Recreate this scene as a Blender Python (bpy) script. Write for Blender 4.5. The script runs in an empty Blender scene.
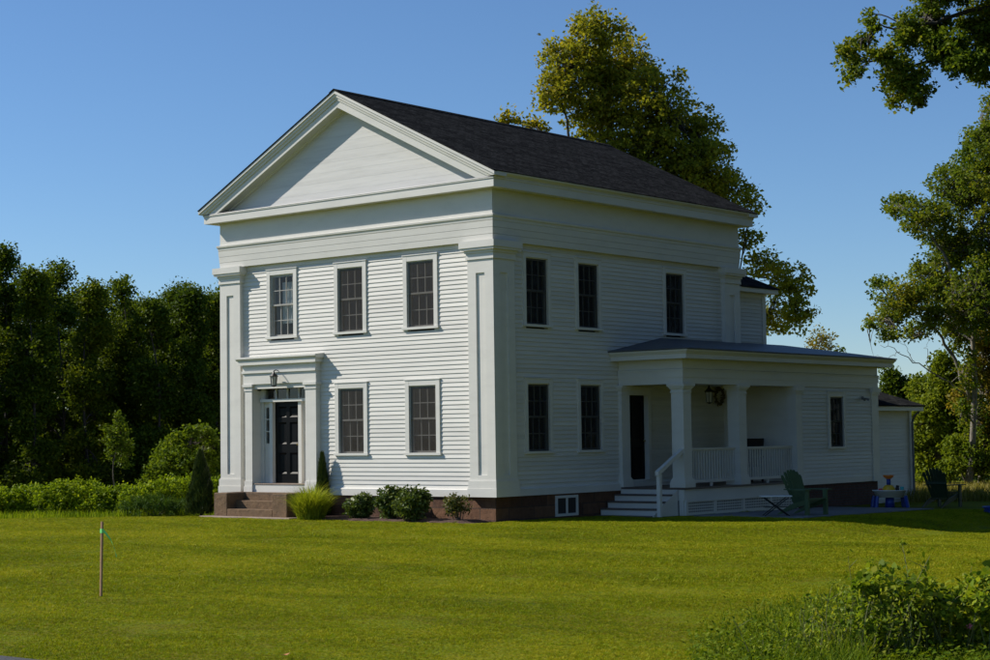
import bpy, bmesh, math, random
import numpy as np
from mathutils import Vector, Matrix, Euler

SC = bpy.context.scene
COL = SC.collection
R = math.radians
rng = np.random.default_rng(7)
random.seed(7)

# ------------------------------------------------------------------ camera frame (surveyed from the photo)
CAM = Vector((24.2816, -29.1964, 1.3022)); YAW, PIT, ROL, FPX = 0.693119, 0.060920, -0.014027, 1746.7
_fw = Vector((-math.sin(YAW)*math.cos(PIT), math.cos(YAW)*math.cos(PIT), math.sin(PIT)))
_r = Vector((math.cos(YAW), math.sin(YAW), 0)); _u = _r.cross(_fw)
_r2 = _r*math.cos(ROL)+_u*math.sin(ROL); _u2 = _u*math.cos(ROL)-_r*math.sin(ROL)
RT = Vector((_r.x, _r.y, 0)); FW = Vector((_fw.x, _fw.y, 0)).normalized()

def at(px, py, depth):
    """world point seen at a photo pixel, at the given distance along the view"""
    d = _fw + _r2*((px-495)/FPX) + _u2*((330-py)/FPX)
    return CAM + d*depth

def gz(x, y):
    """ground height"""
    t = min(max(y-1.0, 0), 14)
    z = -0.55 - 0.010*t
    s = min(max((x-6.2)/2.6, 0), 1); s = s*s*(3-2*s)
    q = min(max((y+3.5)/5.0, 0), 1); q = q*q*(3-2*q)
    z -= 0.20*s*q
    z += 0.035*math.sin(x*0.33+1.0)*math.sin(y*0.41)*min(1, max(0, (-y-1.5)/3))
    return z

# ------------------------------------------------------------------ materials
def new_mat(name):
    m = bpy.data.materials.new(name); m.use_nodes = True
    nt = m.node_tree; nt.nodes.clear()
    out = nt.nodes.new('ShaderNodeOutputMaterial')
    return m, nt, out

def ramp(nt, stops):
    n = nt.nodes.new('ShaderNodeValToRGB')
    el = n.color_ramp.elements
    el[0].position = stops[0][0]; el[0].color = (*stops[0][1], 1)
    el[1].position = stops[-1][0]; el[1].color = (*stops[-1][1], 1)
    for p, c in stops[1:-1]:
        e = el.new(p); e.color = (*c, 1)
    return n

def paint(name, col, rough=0.5, var=0.06, scale=3.0, bump=0.0, bscale=60.0, spec=0.5, stretch=(1, 1, 1), metal=0.0, dirt=None):
    m, nt, out = new_mat(name); L = nt.links
    p = nt.nodes.new('ShaderNodeBsdfPrincipled')
    tc = nt.nodes.new('ShaderNodeTexCoord'); mp = nt.nodes.new('ShaderNodeMapping'); mp.inputs['Scale'].default_value = stretch
    L.new(tc.outputs['Object'], mp.inputs[0])
    n = nt.nodes.new('ShaderNodeTexNoise'); n.inputs['Scale'].default_value = scale; n.inputs['Detail'].default_value = 6
    n.inputs['Roughness'].default_value = 0.65
    L.new(mp.outputs[0], n.inputs['Vector'])
    lo = tuple(max(0, c*(1-var*2)) for c in col); hi = tuple(min(1, c*(1+var)) for c in col)
    r = ramp(nt, [(0.3, dirt or lo), (0.5, col), (0.72, hi)])
    L.new(n.outputs['Fac'], r.inputs[0]); L.new(r.outputs[0], p.inputs['Base Color'])
    p.inputs['Roughness'].default_value = rough; p.inputs['Specular IOR Level'].default_value = spec
    p.inputs['Metallic'].default_value = metal
    if bump:
        n2 = nt.nodes.new('ShaderNodeTexNoise'); n2.inputs['Scale'].default_value = bscale; n2.inputs['Detail'].default_value = 4
        L.new(mp.outputs[0], n2.inputs['Vector'])
        b = nt.nodes.new('ShaderNodeBump'); b.inputs['Strength'].default_value = bump; b.inputs['Distance'].default_value = 0.02
        L.new(n2.outputs['Fac'], b.inputs['Height']); L.new(b.outputs[0], p.inputs['Normal'])
    L.new(p.outputs[0], out.inputs[0])
    return m

def board_tone(m, lo=0.90, hi=1.04):
    """each board its own slightly different tone"""
    nt = m.node_tree; L = nt.links; p = next(n for n in nt.nodes if n.type == 'BSDF_PRINCIPLED'); src = p.inputs['Base Color'].links[0].from_socket
    g = nt.nodes.new('ShaderNodeNewGeometry'); mr = nt.nodes.new('ShaderNodeMapRange'); mr.inputs[3].default_value = lo; mr.inputs[4].default_value = hi
    L.new(g.outputs['Random Per Island'], mr.inputs[0])
    mx = nt.nodes.new('ShaderNodeMix'); mx.data_type = 'RGBA'; mx.blend_type = 'MULTIPLY'; mx.inputs[0].default_value = 1
    L.new(src, mx.inputs[6]); L.new(mr.outputs[0], mx.inputs[7]); L.new(mx.outputs[2], p.inputs['Base Color'])

def leafmat(name, stops, transl=0.35, clump=0.5, cscale=0.6, rough=0.55, spec=0.25, drift=0.0):
    """leaf: per-leaf random colour, drifting from bough to bough"""
    m, nt, out = new_mat(name); L = nt.links
    g = nt.nodes.new('ShaderNodeNewGeometry'); tc = nt.nodes.new('ShaderNodeTexCoord')
    oi = nt.nodes.new('ShaderNodeObjectInfo')
    ad = nt.nodes.new('ShaderNodeVectorMath'); ad.operation = 'ADD'
    L.new(tc.outputs['Object'], ad.inputs[0]); L.new(oi.outputs['Location'], ad.inputs[1])
    n = nt.nodes.new('ShaderNodeTexNoise'); n.inputs['Scale'].default_value = cscale; n.inputs['Detail'].default_value = 3
    L.new(ad.outputs[0], n.inputs['Vector'])
    mx = nt.nodes.new('ShaderNodeMix'); mx.data_type = 'FLOAT'; mx.inputs[0].default_value = clump
    L.new(g.outputs['Random Per Island'], mx.inputs[2]); L.new(n.outputs['Fac'], mx.inputs[3])
    dr = nt.nodes.new('ShaderNodeMath'); dr.operation = 'MULTIPLY_ADD'; dr.inputs[1].default_value = drift; dr.inputs[2].default_value = -drift/2; L.new(oi.outputs['Random'], dr.inputs[0])
    ad2 = nt.nodes.new('ShaderNodeMath'); L.new(mx.outputs[0], ad2.inputs[0]); L.new(dr.outputs[0], ad2.inputs[1])
    r = ramp(nt, stops); L.new(ad2.outputs[0], r.inputs[0])
    p = nt.nodes.new('ShaderNodeBsdfPrincipled'); p.inputs['Roughness'].default_value = rough; p.inputs['Specular IOR Level'].default_value = spec
    t = nt.nodes.new('ShaderNodeBsdfTranslucent')
    gm = nt.nodes.new('ShaderNodeMix'); gm.data_type = 'RGBA'; gm.blend_type = 'MULTIPLY'; gm.inputs[0].default_value = 1
    gm.inputs[7].default_value = (1.25, 1.2, 0.5, 1)
    L.new(r.outputs[0], gm.inputs[6]); L.new(gm.outputs[2], t.inputs[0])
    L.new(r.outputs[0], p.inputs['Base Color'])
    ms = nt.nodes.new('ShaderNodeMixShader'); ms.inputs[0].default_value = transl
    L.new(p.outputs[0], ms.inputs[1]); L.new(t.outputs[0], ms.inputs[2]); L.new(ms.outputs[0], out.inputs[0])
    return m

M = {}
M['white'] = paint('white_paint', (0.645, 0.628, 0.578), 0.45, 0.035, 1.3, 0.05, 25, stretch=(1, 1, 3))
M['clap'] = paint('clapboard_paint', (0.65, 0.632, 0.58), 0.5, 0.05, 2.2, 0.06, 18, stretch=(0.6, 0.6, 9))
M['tymp'] = paint('pediment_boards', (0.63, 0.617, 0.585), 0.55, 0.06, 1.6, 0.08, 14, stretch=(0.5, 0.5, 7))
board_tone(M['clap']); board_tone(M['tymp'], 0.95, 1.02)
M['black'] = paint('black_gloss_door', (0.004, 0.004, 0.0045), 0.4, 0.1, 4, 0.0, spec=0.12)
M['iron'] = paint('black_iron', (0.012, 0.012, 0.012), 0.45, 0.15, 20)
M['floorwood'] = paint('porch_floor_paint', (0.12, 0.09, 0.075), 0.5, 0.15, 6, stretch=(6, 1, 1))
M['membrane'] = paint('grey_roof_membrane', (0.075, 0.08, 0.09), 0.55, 0.15, 2.5)
M['concrete'] = paint('patio_concrete', (0.17, 0.165, 0.16), 0.85, 0.12, 4, 0.2, 60)
M['ironstone'] = paint('pale_stone', (0.27, 0.205, 0.16), 0.85, 0.15, 4, 0.3, 40)
M['lead'] = paint('grey_flashing', (0.16, 0.165, 0.175), 0.5, 0.1, 5)
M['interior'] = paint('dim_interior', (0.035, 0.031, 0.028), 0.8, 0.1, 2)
M['curtain_or_reflection'] = paint('pale_pane_reflection', (0.75, 0.80, 0.85), 0.8, 0.15, 9, stretch=(5, 5, 0.4))  # pale strip painted in for the reflection in the upper-left front window
M['sheer'] = paint('grey_sheer_curtain', (0.20, 0.19, 0.18), 0.9, 0.15, 9, stretch=(5, 5, 0.4))
M['bark'] = paint('grey_bark', (0.12, 0.10, 0.082), 0.9, 0.3, 9, 0.8, 20, stretch=(3, 3, 0.6))
M['palebark'] = paint('pale_bark', (0.27, 0.24, 0.20), 0.9, 0.3, 7, 0.8, 16, stretch=(3, 3, 0.6))
M['trunkbark'] = paint('lichen_bark', (0.19, 0.17, 0.14), 0.9, 0.35, 9, 0.8, 20, stretch=(3, 3, 0.6))
M['darkbark'] = paint('dark_bark', (0.05, 0.042, 0.035), 0.9, 0.3, 9, 0.6, 20, stretch=(3, 3, 0.6))
M['stakewood'] = paint('stake_wood', (0.34, 0.20, 0.11), 0.8, 0.2, 12, 0.2, 60, stretch=(4, 4, 0.5))
M['ribbon'] = paint('green_ribbon', (0.22, 0.80, 0.22), 0.5, 0.1, 10)
M['orange'] = paint('orange_plastic', (0.80, 0.20, 0.02), 0.35, 0.05)
M['yellow'] = paint('yellow_plastic', (0.80, 0.48, 0.03), 0.35, 0.05)
M['blue'] = paint('blue_plastic', (0.01, 0.05, 0.30), 0.35, 0.05)
M['whiteplastic'] = paint('white_plastic', (0.68, 0.68, 0.65), 0.4, 0.05)
M['tealplastic'] = paint('teal_plastic', (0.05, 0.42, 0.40), 0.35, 0.05)
M['redplastic'] = paint('red_plastic', (0.55, 0.04, 0.03), 0.35, 0.05)
M['chairgreen'] = paint('green_chair_paint', (0.07, 0.12, 0.055), 0.5, 0.1, 6)
M['chairbacklit'] = paint('backlit_green_chair_paint', (0.02, 0.042, 0.02), 0.5, 0.1, 6)  # same green paint darkened, the backlit look put into the colour
M['chairteal'] = paint('teal_chair_paint', (0.09, 0.26, 0.20), 0.5, 0.1, 6)
M['wreath'] = paint('dry_wreath', (0.12, 0.095, 0.05), 0.9, 0.3, 20)
M['asphalt'] = paint('asphalt', (0.055, 0.055, 0.055), 0.9, 0.2, 30, 0.4, 200)
M['gravel'] = paint('pale_gravel', (0.34, 0.30, 0.25), 0.95, 0.2, 12, 0.5, 60)
M['mulch'] = paint('bark_mulch', (0.085, 0.045, 0.03), 0.95, 0.5, 35, 1.0, 50)
M['water'] = paint('pool_water', (0.10, 0.30, 0.50), 0.05, 0.05)

def glass_mat():
    m, nt, out = new_mat('window_glass'); L = nt.links
    tr = nt.nodes.new('ShaderNodeBsdfTransparent'); tr.inputs[0].default_value = (0.8, 0.84, 0.82, 1)
    gl = nt.nodes.new('ShaderNodeBsdfGlossy'); gl.inputs['Roughness'].default_value = 0.02
    tc = nt.nodes.new('ShaderNodeTexCoord'); n = nt.nodes.new('ShaderNodeTexNoise'); n.inputs['Scale'].default_value = 3
    L.new(tc.outputs['Object'], n.inputs['Vector'])
    b = nt.nodes.new('ShaderNodeBump'); b.inputs['Strength'].default_value = 0.05; b.inputs['Distance'].default_value = 0.05
    L.new(n.outputs['Fac'], b.inputs['Height']); L.new(b.outputs[0], gl.inputs['Normal'])
    lw = nt.nodes.new('ShaderNodeLayerWeight'); lw.inputs[0].default_value = 0.5
    pw = nt.nodes.new('ShaderNodeMath'); pw.operation = 'POWER'; pw.inputs[1].default_value = 5; L.new(lw.outputs['Facing'], pw.inputs[0])
    fr = nt.nodes.new('ShaderNodeMath'); fr.operation = 'MULTIPLY_ADD'; fr.inputs[1].default_value = 0.92; fr.inputs[2].default_value = 0.06; L.new(pw.outputs[0], fr.inputs[0])
    ms = nt.nodes.new('ShaderNodeMixShader'); L.new(fr.outputs[0], ms.inputs[0])
    L.new(tr.outputs[0], ms.inputs[1]); L.new(gl.outputs[0], ms.inputs[2]); L.new(ms.outputs[0], out.inputs[0])
    return m
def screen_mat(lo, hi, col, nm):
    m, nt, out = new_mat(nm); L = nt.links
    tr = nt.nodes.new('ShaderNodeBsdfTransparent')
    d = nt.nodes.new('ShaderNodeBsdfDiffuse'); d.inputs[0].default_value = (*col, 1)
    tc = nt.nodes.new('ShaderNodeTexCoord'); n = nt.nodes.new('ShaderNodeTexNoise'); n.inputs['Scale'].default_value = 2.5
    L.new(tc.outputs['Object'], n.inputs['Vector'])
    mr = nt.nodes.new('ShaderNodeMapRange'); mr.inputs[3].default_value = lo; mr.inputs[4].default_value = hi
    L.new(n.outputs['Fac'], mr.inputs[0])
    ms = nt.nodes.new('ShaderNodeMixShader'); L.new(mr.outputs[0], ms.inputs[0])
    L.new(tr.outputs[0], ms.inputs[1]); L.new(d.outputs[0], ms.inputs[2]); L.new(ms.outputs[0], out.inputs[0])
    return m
M['glass'] = glass_mat(); M['screen'] = screen_mat(0.52, 0.68, (0.058, 0.053, 0.049), 'insect_screen'); M['screen_light'] = screen_mat(0.22, 0.34, (0.058, 0.053, 0.049), 'thin_insect_screen'); M['screen_shade'] = screen_mat(0.66, 0.76, (0.03, 0.03, 0.031), 'shaded_insect_screen')  # side windows get a darker, denser copy with their shade put into it

def shingle_mat():
    m, nt, out = new_mat('asphalt_shingles'); L = nt.links  # courses 125 mm
    p = nt.nodes.new('ShaderNodeBsdfPrincipled'); p.inputs['Roughness'].default_value = 1.0; p.inputs['Specular IOR Level'].default_value = 0.0
    tc = nt.nodes.new('ShaderNodeTexCoord')
    sp = nt.nodes.new('ShaderNodeSeparateXYZ'); L.new(tc.outputs['Object'], sp.inputs[0])
    cb = nt.nodes.new('ShaderNodeCombineXYZ'); L.new(sp.outputs['Y'], cb.inputs['X']); L.new(sp.outputs['X'], cb.inputs['Y'])
    br = nt.nodes.new('ShaderNodeTexBrick'); br.inputs['Scale'].default_value = 1.0
    br.inputs['Brick Width'].default_value = 0.30; br.inputs['Row Height'].default_value = 0.125
    br.inputs['Mortar Size'].default_value = 0.006; br.inputs['Bias'].default_value = 0.0
    br.inputs['Color1'].default_value = (0.020, 0.0205, 0.021, 1); br.inputs['Color2'].default_value = (0.038, 0.0385, 0.038, 1)
    br.inputs['Mortar'].default_value = (0.003, 0.003, 0.0035, 1)
    L.new(cb.outputs[0], br.inputs['Vector'])
    n = nt.nodes.new('ShaderNodeTexNoise'); n.inputs['Scale'].default_value = 22; n.inputs['Detail'].default_value = 6; n.inputs['Roughness'].default_value = 0.75
    L.new(tc.outputs['Object'], n.inputs['Vector'])
    mx = nt.nodes.new('ShaderNodeMix'); mx.data_type = 'RGBA'; mx.blend_type = 'OVERLAY'; mx.inputs[0].default_value = 0.95
    n.inputs['Scale'].default_value = 15; rs = ramp(nt, [(0.36, (0.55, 0.55, 0.56)), (0.5, (1.0, 1.0, 1.0)), (0.64, (1.8, 1.78, 1.75))]); L.new(n.outputs['Fac'], rs.inputs[0])
    mx.blend_type = 'MULTIPLY'; mx.inputs[0].default_value = 1.0
    L.new(br.outputs['Color'], mx.inputs[6]); L.new(rs.outputs[0], mx.inputs[7]); L.new(mx.outputs[2], p.inputs['Base Color'])
    b = nt.nodes.new('ShaderNodeBump'); b.inputs['Strength'].default_value = 0.6; b.inputs['Distance'].default_value = 0.01
    L.new(br.outputs['Color'], b.inputs['Height']); L.new(b.outputs[0], p.inputs['Normal'])
    L.new(p.outputs[0], out.inputs[0]); return m
M['shingle'] = shingle_mat()

def stone_mat(name, cols, bw, rh, mortar):
    m, nt, out = new_mat(name); L = nt.links
    p = nt.nodes.new('ShaderNodeBsdfPrincipled'); p.inputs['Roughness'].default_value = 0.9
    tc = nt.nodes.new('ShaderNodeTexCoord'); sp = nt.nodes.new('ShaderNodeSeparateXYZ'); L.new(tc.outputs['Object'], sp.inputs[0])
    add = nt.nodes.new('ShaderNodeMath'); L.new(sp.outputs['X'], add.inputs[0]); L.new(sp.outputs['Y'], add.inputs[1])
    cb = nt.nodes.new('ShaderNodeCombineXYZ'); L.new(add.outputs[0], cb.inputs['X']); L.new(sp.outputs['Z'], cb.inputs['Y'])
    br = nt.nodes.new('ShaderNodeTexBrick'); br.inputs['Scale'].default_value = 1
    br.inputs['Brick Width'].default_value = bw; br.inputs['Row Height'].default_value = rh; br.inputs['Mortar Size'].default_value = 0.012
    br.inputs['Color1'].default_value = (*cols[0], 1); br.inputs['Color2'].default_value = (*cols[1], 1); br.inputs['Mortar'].default_value = (*mortar, 1)
    L.new(cb.outputs[0], br.inputs['Vector'])
    n = nt.nodes.new('ShaderNodeTexNoise'); n.inputs['Scale'].default_value = 7; n.inputs['Detail'].default_value = 8; n.inputs['Roughness'].default_value = 0.7
    L.new(tc.outputs['Object'], n.inputs['Vector'])
    mx = nt.nodes.new('ShaderNodeMix'); mx.data_type = 'RGBA'; mx.blend_type = 'OVERLAY'; mx.inputs[0].default_value = 0.75
    L.new(br.outputs['Color'], mx.inputs[6]); L.new(n.outputs['Fac'], mx.inputs[7]); L.new(mx.outputs[2], p.inputs['Base Color'])
    b = nt.nodes.new('ShaderNodeBump'); b.inputs['Strength'].default_value = 1; b.inputs['Distance'].default_value = 0.03
    L.new(n.outputs['Fac'], b.inputs['Height']); L.new(b.outputs[0], p.inputs['Normal'])
    L.new(p.outputs[0], out.inputs[0]); return m
M['foundation'] = stone_mat('red_sandstone_blocks', ((0.075, 0.033, 0.018), (0.155, 0.074, 0.037)), 0.9, 0.265, (0.06, 0.035, 0.026))
M['brick'] = stone_mat('foundation_brick', ((0.09, 0.034, 0.024), (0.12, 0.046, 0.032)), 0.21, 0.07, (0.075, 0.055, 0.05))
M['steps'] = stone_mat('brown_step_stone', ((0.115, 0.068, 0.033), (0.15, 0.09, 0.046)), 3.0, 3.0, (0.12, 0.08, 0.05))

def ground_mat():
    m, nt, out = new_mat('lawn_ground'); L = nt.links
    p = nt.nodes.new('ShaderNodeBsdfPrincipled'); p.inputs['Roughness'].default_value = 0.95; p.inputs['Specular IOR Level'].default_value = 0.1
    tc = nt.nodes.new('ShaderNodeTexCoord')
    mp = nt.nodes.new('ShaderNodeMapping'); mp.inputs['Rotation'].default_value = (0, 0, R(-38)); mp.inputs['Scale'].default_value = (0.55, 1.3, 1)
    L.new(tc.outputs['Object'], mp.inputs[0])
    n = nt.nodes.new('ShaderNodeTexNoise'); n.inputs['Scale'].default_value = 0.42; n.inputs['Detail'].default_value = 9; n.inputs['Roughness'].default_value = 0.66; n.inputs['Distortion'].default_value = 0.4
    L.new(mp.outputs[0], n.inputs['Vector'])
    r = ramp(nt, [(0.36, (0.080, 0.105, 0.003)), (0.44, (0.14, 0.13, 0.004)), (0.50, (0.12, 0.155, 0.003)), (0.56, (0.16, 0.17, 0.005)), (0.66, (0.21, 0.19, 0.009))])
    L.new(n.outputs['Fac'], r.inputs[0])
    n2 = nt.nodes.new('ShaderNodeTexNoise'); n2.inputs['Scale'].default_value = 28; n2.inputs['Detail'].default_value = 5
    L.new(tc.outputs['Object'], n2.inputs['Vector'])
    mx = nt.nodes.new('ShaderNodeMix'); mx.data_type = 'RGBA'; mx.blend_type = 'OVERLAY'; mx.inputs[0].default_value = 0.7
    L.new(r.outputs[0], mx.inputs[6]); L.new(n2.outputs['Fac'], mx.inputs[7]); L.new(mx.outputs[2], p.inputs['Base Color'])
    b = nt.nodes.new('ShaderNodeBump'); b.inputs['Strength'].default_value = 0.8; b.inputs['Distance'].default_value = 0.05
    L.new(n2.outputs['Fac'], b.inputs['Height']); L.new(b.outputs[0], p.inputs['Normal'])
    L.new(p.outputs[0], out.inputs[0]); return m
M['ground'] = ground_mat()

def blade_mat():
    """short lawn blades: colour drifts over the lawn like the ground's, with a random share per tuft"""
    m, nt, out = new_mat('grass_blades'); L = nt.links
    tc = nt.nodes.new('ShaderNodeTexCoord'); oi = nt.nodes.new('ShaderNodeObjectInfo')
    mp = nt.nodes.new('ShaderNodeMapping'); mp.inputs['Rotation'].default_value = (0, 0, R(-38)); mp.inputs['Scale'].default_value = (0.55, 1.3, 1)
    L.new(oi.outputs['Location'], mp.inputs[0])
    n = nt.nodes.new('ShaderNodeTexNoise'); n.inputs['Scale'].default_value = 0.42; n.inputs['Detail'].default_value = 9; n.inputs['Roughness'].default_value = 0.66; n.inputs['Distortion'].default_value = 0.4
    L.new(mp.outputs[0], n.inputs['Vector'])
    mx = nt.nodes.new('ShaderNodeMix'); mx.data_type = 'FLOAT'; mx.inputs[0].default_value = 0.28
    L.new(n.outputs['Fac'], mx.inputs[2]); L.new(oi.outputs['Random'], mx.inputs[3])
    r = ramp(nt, [(0.36, (0.155, 0.20, 0.002)), (0.43, (0.265, 0.24, 0.004)), (0.50, (0.225, 0.30, 0.003)), (0.56, (0.32, 0.345, 0.006)), (0.66, (0.42, 0.385, 0.014))])
    L.new(mx.outputs[0], r.inputs[0])
    p = nt.nodes.new('ShaderNodeBsdfPrincipled'); p.inputs['Roughness'].default_value = 0.6; p.inputs['Specular IOR Level'].default_value = 0.15
    L.new(r.outputs[0], p.inputs['Base Color'])
    t = nt.nodes.new('ShaderNodeBsdfTranslucent'); L.new(r.outputs[0], t.inputs[0])
    ms = nt.nodes.new('ShaderNodeMixShader'); ms.inputs[0].default_value = 0.4
    L.new(p.outputs[0], ms.inputs[1]); L.new(t.outputs[0], ms.inputs[2]); L.new(ms.outputs[0], out.inputs[0]); return m
M['blade'] = blade_mat()

M['leaf_maple'] = leafmat('maple_leaves', [(0.25, (0.15, 0.18, 0.018)), (0.45, (0.235, 0.245, 0.026)), (0.62, (0.31, 0.285, 0.03)), (0.82, (0.38, 0.27, 0.04))], 0.52, 0.6, 0.24, spec=0.08)
M['leaf_oak'] = leafmat('tall_tree_leaves', [(0.25, (0.065, 0.115, 0.014)), (0.5, (0.145, 0.20, 0.02)), (0.68, (0.235, 0.24, 0.022)), (0.87, (0.31, 0.23, 0.03))], 0.45, 0.66, 0.35, spec=0.1)
M['leaf_wood'] = leafmat('wood_leaves', [(0.25, (0.045, 0.080, 0.010)), (0.5, (0.085, 0.130, 0.011)), (0.7, (0.15, 0.19, 0.014)), (0.9, (0.24, 0.25, 0.02))], 0.38, 0.6, 0.35, spec=0.1, drift=0.2)
M['leaf_blocker'] = leafmat('blocker_tree_leaves', [(0.2, (0.014, 0.026, 0.012)), (0.5, (0.022, 0.036, 0.016)), (0.8, (0.034, 0.048, 0.018))], 0.2, 0.5, 0.4, spec=0.1)  # leaves of the added trees, darkened to bounce less green onto the wall
M['leaf_bush'] = leafmat('bush_leaves', [(0.25, (0.06, 0.105, 0.009)), (0.5, (0.115, 0.17, 0.013)), (0.8, (0.20, 0.25, 0.022))], 0.38, 0.55, 0.9, spec=0.1)
M['leaf_under'] = leafmat('undergrowth_leaves', [(0.25, (0.10, 0.15, 0.012)), (0.5, (0.17, 0.22, 0.018)), (0.8, (0.28, 0.31, 0.03))], 0.4, 0.6, 0.6, spec=0.1)
M['leaf_yellow'] = leafmat('yellow_leaves', [(0.2, (0.150, 0.150, 0.016)), (0.5, (0.255, 0.217, 0.027)), (0.8, (0.390, 0.285, 0.041))], 0.4, 0.5, 0.8)
M['leaf_hedge'] = leafmat('hedge_leaves', [(0.28, (0.07, 0.125, 0.007)), (0.45, (0.16, 0.235, 0.011)), (0.62, (0.25, 0.325, 0.015)), (0.85, (0.38, 0.41, 0.03))], 0.42, 0.62, 0.8, spec=0.08)
M['leaf_box'] = leafmat('shrub_leaves', [(0.2, (0.05, 0.085, 0.018)), (0.5, (0.095, 0.14, 0.028)), (0.8, (0.16, 0.20, 0.045))], 0.25, 0.3, 2, rough=0.4, spec=0.25)
M['leaf_dry'] = leafmat('thin_shrub_leaves', [(0.2, (0.060, 0.083, 0.016)), (0.5, (0.112, 0.128, 0.027)), (0.8, (0.180, 0.150, 0.041))], 0.25, 0.3, 2)
M['leaf_arb'] = leafmat('arborvitae_sprays', [(0.2, (0.017, 0.036, 0.008)), (0.5, (0.034, 0.059, 0.011)), (0.8, (0.063, 0.087, 0.015))], 0.15, 0.4, 3)
M['leaf_jun'] = leafmat('juniper_sprays', [(0.2, (0.035, 0.075, 0.012)), (0.5, (0.065, 0.12, 0.018)), (0.8, (0.11, 0.17, 0.025))], 0.25, 0.4, 3, spec=0.08)
M['leaf_grass'] = leafmat('fountain_grass_blades', [(0.2, (0.18, 0.24, 0.015)), (0.5, (0.28, 0.34, 0.025)), (0.8, (0.40, 0.42, 0.05))], 0.45, 0.1, 3, spec=0.1)
M['leaf_bramble'] = leafmat('bramble_leaves', [(0.2, (0.065, 0.12, 0.010)), (0.45, (0.165, 0.235, 0.016)), (0.7, (0.30, 0.35, 0.03)), (0.97, (0.38, 0.27, 0.04))], 0.45, 0.45, 2.5, rough=0.5, spec=0.1)
M['leaf_weed'] = leafmat('weed_blades', [(0.15, (0.06, 0.11, 0.006)), (0.5, (0.12, 0.18, 0.010)), (0.8, (0.20, 0.235, 0.02)), (1.0, (0.30, 0.24, 0.06))], 0.4, 0.45, 1.6, spec=0.06)
M['leaf_tan'] = leafmat('dry_grass_blades', [(0.2, (0.12, 0.13, 0.02)), (0.5, (0.22, 0.20, 0.045)), (0.8, (0.34, 0.28, 0.09))], 0.35, 0.4, 1, spec=0.05)
M['stem'] = paint('weed_stem', (0.12, 0.13, 0.03), 0.7, 0.2, 20)
M['dryleaf'] = paint('dry_leaf', (0.40, 0.17, 0.06), 0.8, 0.2, 30)
M['pink'] = paint('pink_flower', (0.62, 0.16, 0.22), 0.6, 0.1, 20)
M['whiteflower'] = paint('white_flower', (0.7, 0.68, 0.6), 0.6, 0.1, 20)

# ------------------------------------------------------------------ mesh helpers
class MB:
    def __init__(self): self.v = []; self.f = []
    def add(self, vs, fs):
        b = len(self.v); self.v += [tuple(p) for p in vs]; self.f += [tuple(b+i for i in q) for q in fs]
    def box(self, x0, x1, y0, y1, z0, z1, mp=None):
        vs = [(x, y, z) for z in (z0, z1) for y in (y0, y1) for x in (x0, x1)]
        if mp: vs = [mp(*p) for p in vs]
        self.add(vs, [(0, 2, 3, 1), (4, 5, 7, 6), (0, 1, 5, 4), (2, 6, 7, 3), (0, 4, 6, 2), (1, 3, 7, 5)])
    def prism(self, poly, lo, hi):
        """two matching polygons (lists of 3-D points) joined"""
        n = len(poly)
        self.add(list(lo)+list(hi), [tuple(range(n))[::-1], tuple(range(n, 2*n))]+[(i, (i+1) % n, n+(i+1) % n, n+i) for i in range(n)])
    def extrude(self, poly2, f0, f1):
        self.prism(poly2, [f0(*p) for p in poly2], [f1(*p) for p in poly2])
    def ring(self, prof, x0, x1, y0, y1):
        """closed profile [(offset,z)] swept round a rectangle with mitred corners"""
        n = len(prof); vs = []
        for sx, sy, X, Y in ((-1, -1, x0, y0), (1, -1, x1, y0), (1, 1, x1, y1), (-1, 1, x0, y1)):
            vs += [(X+sx*o, Y+sy*o, z) for o, z in prof]
        fs = []
        for k in range(4):
            a, b = k*n, ((k+1) % 4)*n
            fs += [(a+i, a+(i+1) % n, b+(i+1) % n, b+i) for i in range(n)]
        self.add(vs, fs)
    def tube(self, pts, rad, seg=8, cap=True):
        pts = [Vector(p) for p in pts]; n = len(pts)
        if not hasattr(rad, '__len__'): rad = [rad]*n
        up = Vector((0.13, 0.21, 0.97)); vs = []
        for i, p in enumerate(pts):
            d = (pts[min(i+1, n-1)]-pts[max(i-1, 0)]).normalized()
            a = d.cross(up)
            if a.length < 1e-4: a = d.cross(Vector((1, 0, 0)))
            a.normalize(); b = d.cross(a)
            for k in range(seg):
                t = 2*math.pi*k/seg; vs.append(p+a*math.cos(t)*rad[i]+b*math.sin(t)*rad[i])
        fs = [(i*seg+k, i*seg+(k+1) % seg, (i+1)*seg+(k+1) % seg, (i+1)*seg+k) for i in range(n-1) for k in range(seg)]
        if cap: fs += [tuple(range(seg))[::-1], tuple(range((n-1)*seg, n*seg))]
        self.add(vs, fs)
    def lathe(self, prof, c=(0, 0, 0), seg=20, cap=True):
        n = len(prof); vs = []
        for r, z in prof:
            vs += [(c[0]+r*math.cos(2*math.pi*k/seg), c[1]+r*math.sin(2*math.pi*k/seg), c[2]+z) for k in range(seg)]
        fs = [(i*seg+k, i*seg+(k+1) % seg, (i+1)*seg+(k+1) % seg, (i+1)*seg+k) for i in range(n-1) for k in range(seg)]
        if cap: fs += [tuple(range(seg))[::-1], tuple(range((n-1)*seg, n*seg))]
        self.add(vs, fs)
    def build(self, name, mat, parent=None, smooth=False, recalc=True, bevel=0.0):
        me = bpy.data.meshes.new(name); me.from_pydata(self.v, [], self.f)
        if recalc:
            bm = bmesh.new(); bm.from_mesh(me); bmesh.ops.recalc_face_normals(bm, faces=bm.faces)
            bm.to_mesh(me); bm.free()
        if smooth:
            me.polygons.foreach_set('use_smooth', [True]*len(me.polygons))
        return link(name, me, mat, parent, bevel)

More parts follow.
